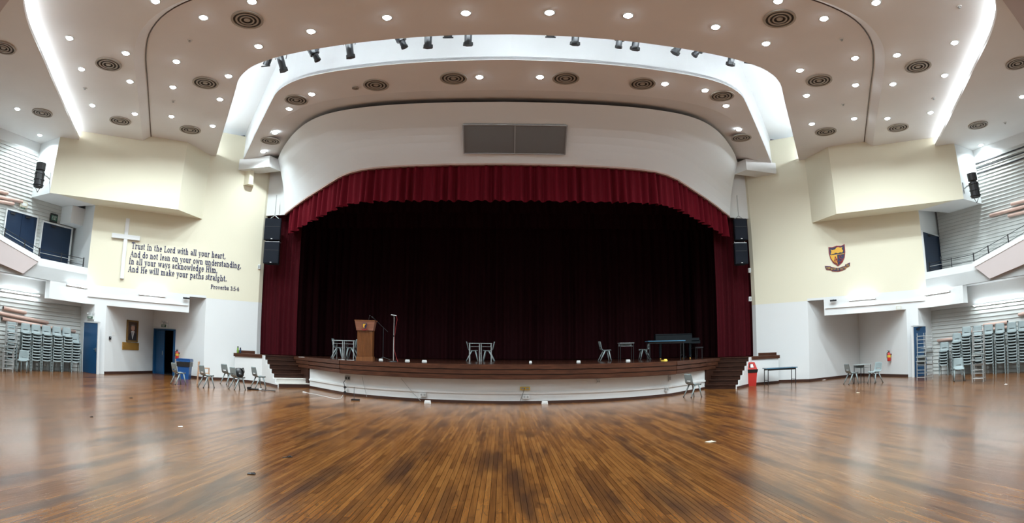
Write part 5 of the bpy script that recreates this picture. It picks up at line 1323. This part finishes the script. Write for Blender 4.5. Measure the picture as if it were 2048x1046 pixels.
for z in (-.25, -.42): MB().tube((-.02, -.11, z), (.03, -.11, z-.06), .045).build('plug', 'black', t)
qa = [onz(*p, .012) for p in ((606, 784), (630, 788.5), (655, 794), (672, 798), (682, 796.5), (686, 790))]
t = thing('white_cable', 'white cable lying on the floor by the left corner of the stage', 'cable', tuple(qa[0])); MB().path([p-qa[0] for p in qa], .008, 5).build('cord', 'cable_white', t)
MB().tube(qa[0]-qa[0], (qa[1]-qa[0])*.3, .02).build('plug', 'cable_white', t)
q = onz(711, 801); t = thing('floor_adapter', 'black flat adapter on the floor at the left corner of the stage', 'adapter', (q.x, q.y, 0)); MB().box((0, 0, .025), (.26, .12, .05)).build('body', 'black', t); MB().path([(0, .05, .03), (-.1, .2, .05), (-.14, .36, .4)], .008, 5).build('cord', 'cable_black', t)
for p0, p1, lab in (((725, 752), (735, 795), 'thin grey cable hanging on the stage front right of the plugs'), ((803, 757), (842, 803), 'thin grey cable slanting down the stage front left of the middle'), ((1049, 776), (1040, 802), 'thin black cable below the yellow-marked socket')):
    a_ = stage_front(p0[0], 0); b_ = stage_front(p1[0], 0); za, zb_ = ony(*p0, a_.y-.05).z, max(.02, ony(*p1, b_.y-.05).z)
    t = thing('hanging_cable', lab, 'cable', (a_.x, a_.y-.05, za)); v = Vector((b_.x-a_.x, b_.y-a_.y, zb_-za)); MB().path([(0, 0, 0), v*.5+Vector((.0, -.02, -.02)), v], .007, 5).build('cord', 'cable_black' if p0[0] > 1000 else 'outlet_grey', t)
# litter on the floor
for p, mt, lab, sz in (((1421, 884), 'beige_plastic', 'square beige paper scrap on the floor right of the middle', .16), ((503, 948), 'black', 'small black scrap on the floor, left foreground', .10), ((262, 796), 'black', 'tiny black scrap on the floor before the left alcove', .08), ((183, 834), 'black', 'tiny black scrap on the wide floor at left', .06), ((361, 854), 'paper', 'tiny white scrap on the floor at left', .09), ((575, 915), 'black', 'thin black strip on the floor left of the middle', .16), ((2012, 769), 'paper', 'tiny white scrap on the floor before the right stacks', .12), ((1716, 786), 'beige_plastic', 'tiny beige scrap on the floor before the right alcove', .12), ((1648, 760), 'paper', 'white crumpled tissue by the right alcove baseboard', .16)):
    q = onz(*p); t = thing('floor_scrap', lab, 'scrap', (q.x, q.y, .002), random.uniform(0, 1.5)); MB().box((0, 0, .004), (sz, sz*(.15 if '575' in str(p) else .8), .008)).build('piece', mt, t); MB().box((sz*.2, sz*.05, .012), (sz*.5, sz*.12, .012), .5).build('crease', mt, t)
